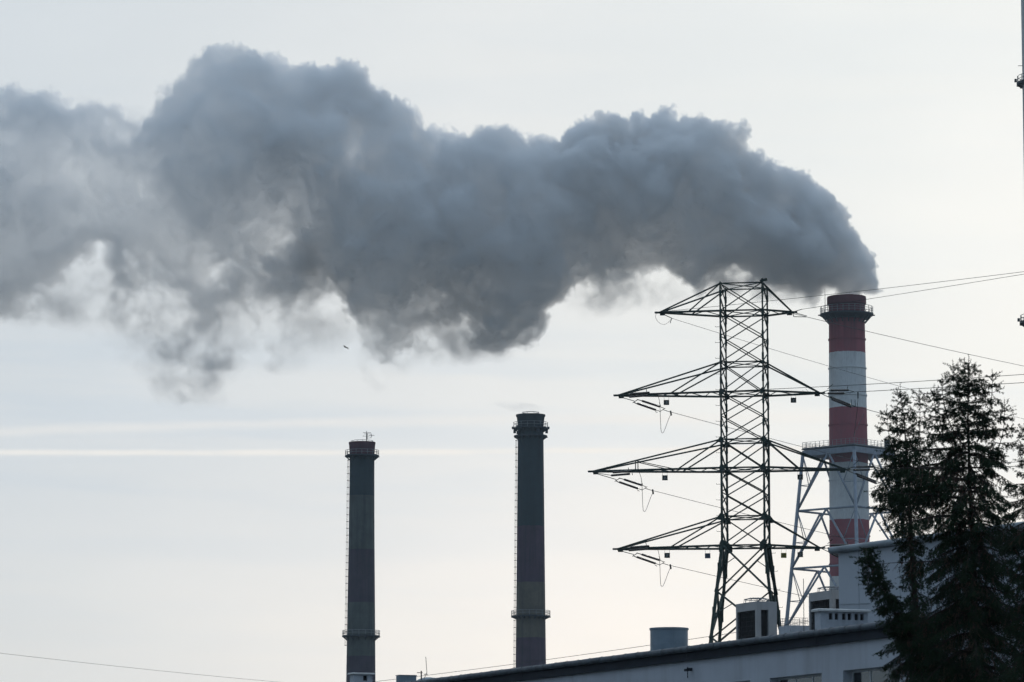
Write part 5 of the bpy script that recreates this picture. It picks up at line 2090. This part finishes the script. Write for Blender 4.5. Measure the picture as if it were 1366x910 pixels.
def make_trees():
    Y = 60.0

    def side_leader(tips, fromx):
        def f(wood, fol, dead, R, k, Y):
            for (tx, ty, bx, by, rmax, dy) in tips:
                A, B = P(bx, by, Y + dy * 0.3), P(tx, ty, Y + dy)
                pts = []
                n = 16
                for i in range(n + 1):
                    t = i / n
                    p = A.lerp(B, t)
                    p.x = A.x + (B.x - A.x) * (1 - (1 - t) ** 2.4)
                    pts.append(p)
                wood.tube(pts, [max(0.005, 0.015 * (1 - i / n)) for i in range(n + 1)], 6)
                Ln = (B - A).length
                m = int(Ln / 0.085)
                for i in range(m):
                    t = (i + R.random()) / m
                    if t < 0.12:
                        continue
                    fidx = t * n
                    kk = min(n - 1, int(fidx))
                    p = pts[kk].lerp(pts[kk + 1], fidx - kk)
                    L = rmax * k * (1 - t) ** 0.95 * R.uniform(0.5, 1.2) + 0.05
                    az = R.uniform(0, 6.28)
                    for q in range(2):
                        d = Vector((math.cos(az + q * 3), math.sin(az + q * 3), 0))
                        yng = max(0, 1 - (1 - t) * Ln / 1.1)
                        limb(wood, fol, dead, p, d, L, 0.008, 0.2 + 0.5 * yng, 0.2 + 0.3 * (1 - yng), 1.0, 0.95, R, tipup=0.5, hang=0.2 + 0.6 * (1 - yng))
                fol.shoot(tuple(B - Vector((0, 0, .1))), (0, 0, 1), 0.22)
                for a in np.linspace(0, 6, 4):
                    fol.shoot(tuple(B - Vector((0, 0, .08))), (math.cos(a), math.sin(a), 0.9), 0.11)
        return f

    def main_extra(wood, fol, dead, R, k, Y):
        side_leader([(1271, 489, 1289, 560, 14, 0.15), (1324, 502, 1303, 590, 20, -0.2), (1246, 521, 1283, 640, 26, 0.25), (1257, 508, 1290, 600, 20, -0.3), (1340, 540, 1306, 640, 26, 0.2)], 0)(wood, fol, dead, R, k, Y)
        # long low limb sweeping left and turning up at its end
        path = [P(1294, 905, Y), P(1250, 880, Y - .3), P(1215, 850, Y - .5), P(1188, 810, Y - .6), P(1166, 770, Y - .6), P(1152, 732, Y - .6)]
        big = []
        for i in range(len(path) - 1):
            for j in range(6):
                big.append(path[i].lerp(path[i + 1], j / 6))
        big.append(path[-1])
        N = len(big)
        wood.tube(big, [max(0.006, 0.05 * (1 - i / N)) for i in range(N)], 6)
        for i in range(2, N):
            t = i / N
            for q in range(5):
                az = R.uniform(0, 6.28)
                d = Vector((math.cos(az), math.sin(az), 0))
                L = (0.36 - 0.27 * t) * R.uniform(0.6, 1.15) + 0.03
                limb(wood, fol, dead, big[i].lerp(big[i - 1], R.random()), d, L, 0.008, 0.35 * t, 0.45 * (1 - 0.4 * t), 1.15, 1.0, R, tipup=0.3, hang=0.7)
        # near-bare bough reaching left
        limb(wood, dead, dead, P(1290, 748, Y), Vector((-1, -0.1, 0)), 1.5, 0.02, -0.02, 0.02, 0.35, 0.4, R, tipup=0.0, hang=1.0)
        # drooping bough in front of the steel frame
        for (ax, ay, L, dr, y0) in ((1285, 640, 1.45, 0.26, 0.1), (1285, 665, 1.35, 0.10, -0.3), (1287, 618, 1.15, 0.22, 0.3), (1284, 690, 1.25, 0.30, -0.5), (1287, 650, 1.5, 0.18, 0.5), (1285, 640, 1.5, 0.05, -0.2), (1285, 628, 1.4, 0.14, -0.4), (1287, 655, 1.45, 0.28, 0.25), (1285, 600, 1.0, 0.16, 0.0)):
            limb(wood, fol, dead, P(ax, ay, Y + y0 * .3), Vector((-1, y0, 0)), L, 0.03, 0.10, dr, 1.5, 1.0, R, tipup=0.2, hang=1.1)
    res = []
    res.append(spruce('tall dark spruce whose tip rises highest, in the right foreground', (1292, 484), 1301, Y,
           [(484, 1), (500, 9), (530, 22), (560, 32), (600, 44), (650, 64), (700, 68), (760, 70), (820, 94), (900, 118), (1000, 130), (1150, 120)], 3, 1.25, live=0.78, extra=main_extra))
    res.append(spruce('slim dark spruce left of the tallest one, with a twin tip', (1201, 522), 1238, Y + 2.5,
           [(522, 1), (545, 8), (570, 16), (610, 32), (650, 42), (690, 34), (720, 18), (790, 18), (850, 46), (900, 58), (1150, 70)], 12, 0.95, live=0.8,
           extra=side_leader([(1227, 527, 1214, 640, 18, 0.2), (1183, 548, 1207, 630, 14, 0.1)], 0)))
    res.append(spruce('dark spruce cut off by the right edge of the picture', (1385, 560), 1392, Y - 3,
           [(560, 3), (590, 22), (640, 44), (690, 58), (740, 46), (800, 44), (900, 60), (1150, 90)], 21, 1.0, live=0.8))
    print('SHOOTS', res)


make_ground()
make_big_stack()
make_frame()
make_left_stack()
make_mid_stack()
make_right_mast()
make_pylon()
make_lines()
make_building()
make_roof_items()
make_block()
make_bird()
make_trees()


def make_haze():
    """thin blue air between here and the stacks"""
    b = MB()
    x0, x1, y0, y1, z0, z1 = -3050, 3050, -3050, 3050, -1.0, 265
    b.box(((x0 + x1) / 2, (y0 + y1) / 2, (z0 + z1) / 2), ((x1 - x0) / 2, 0, 0), (0, (y1 - y0) / 2, 0), (0, 0, (z1 - z0) / 2))
    m = bpy.data.materials.new('haze')
    m.use_nodes = True
    g = NT(m.node_tree)
    v = g.n('ShaderNodeVolumePrincipled')
    v.inputs['Color'].default_value = (0.72, 0.88, 1.0, 1)
    v.inputs['Density'].default_value = 6.5e-5
    v.inputs['Anisotropy'].default_value = 0.1
    o = g.n('ShaderNodeOutputMaterial')
    g.l(v.outputs[0], o.inputs['Volume'])
    h = b.build('haze', m)
    tag(h, kind='stuff')


make_haze()
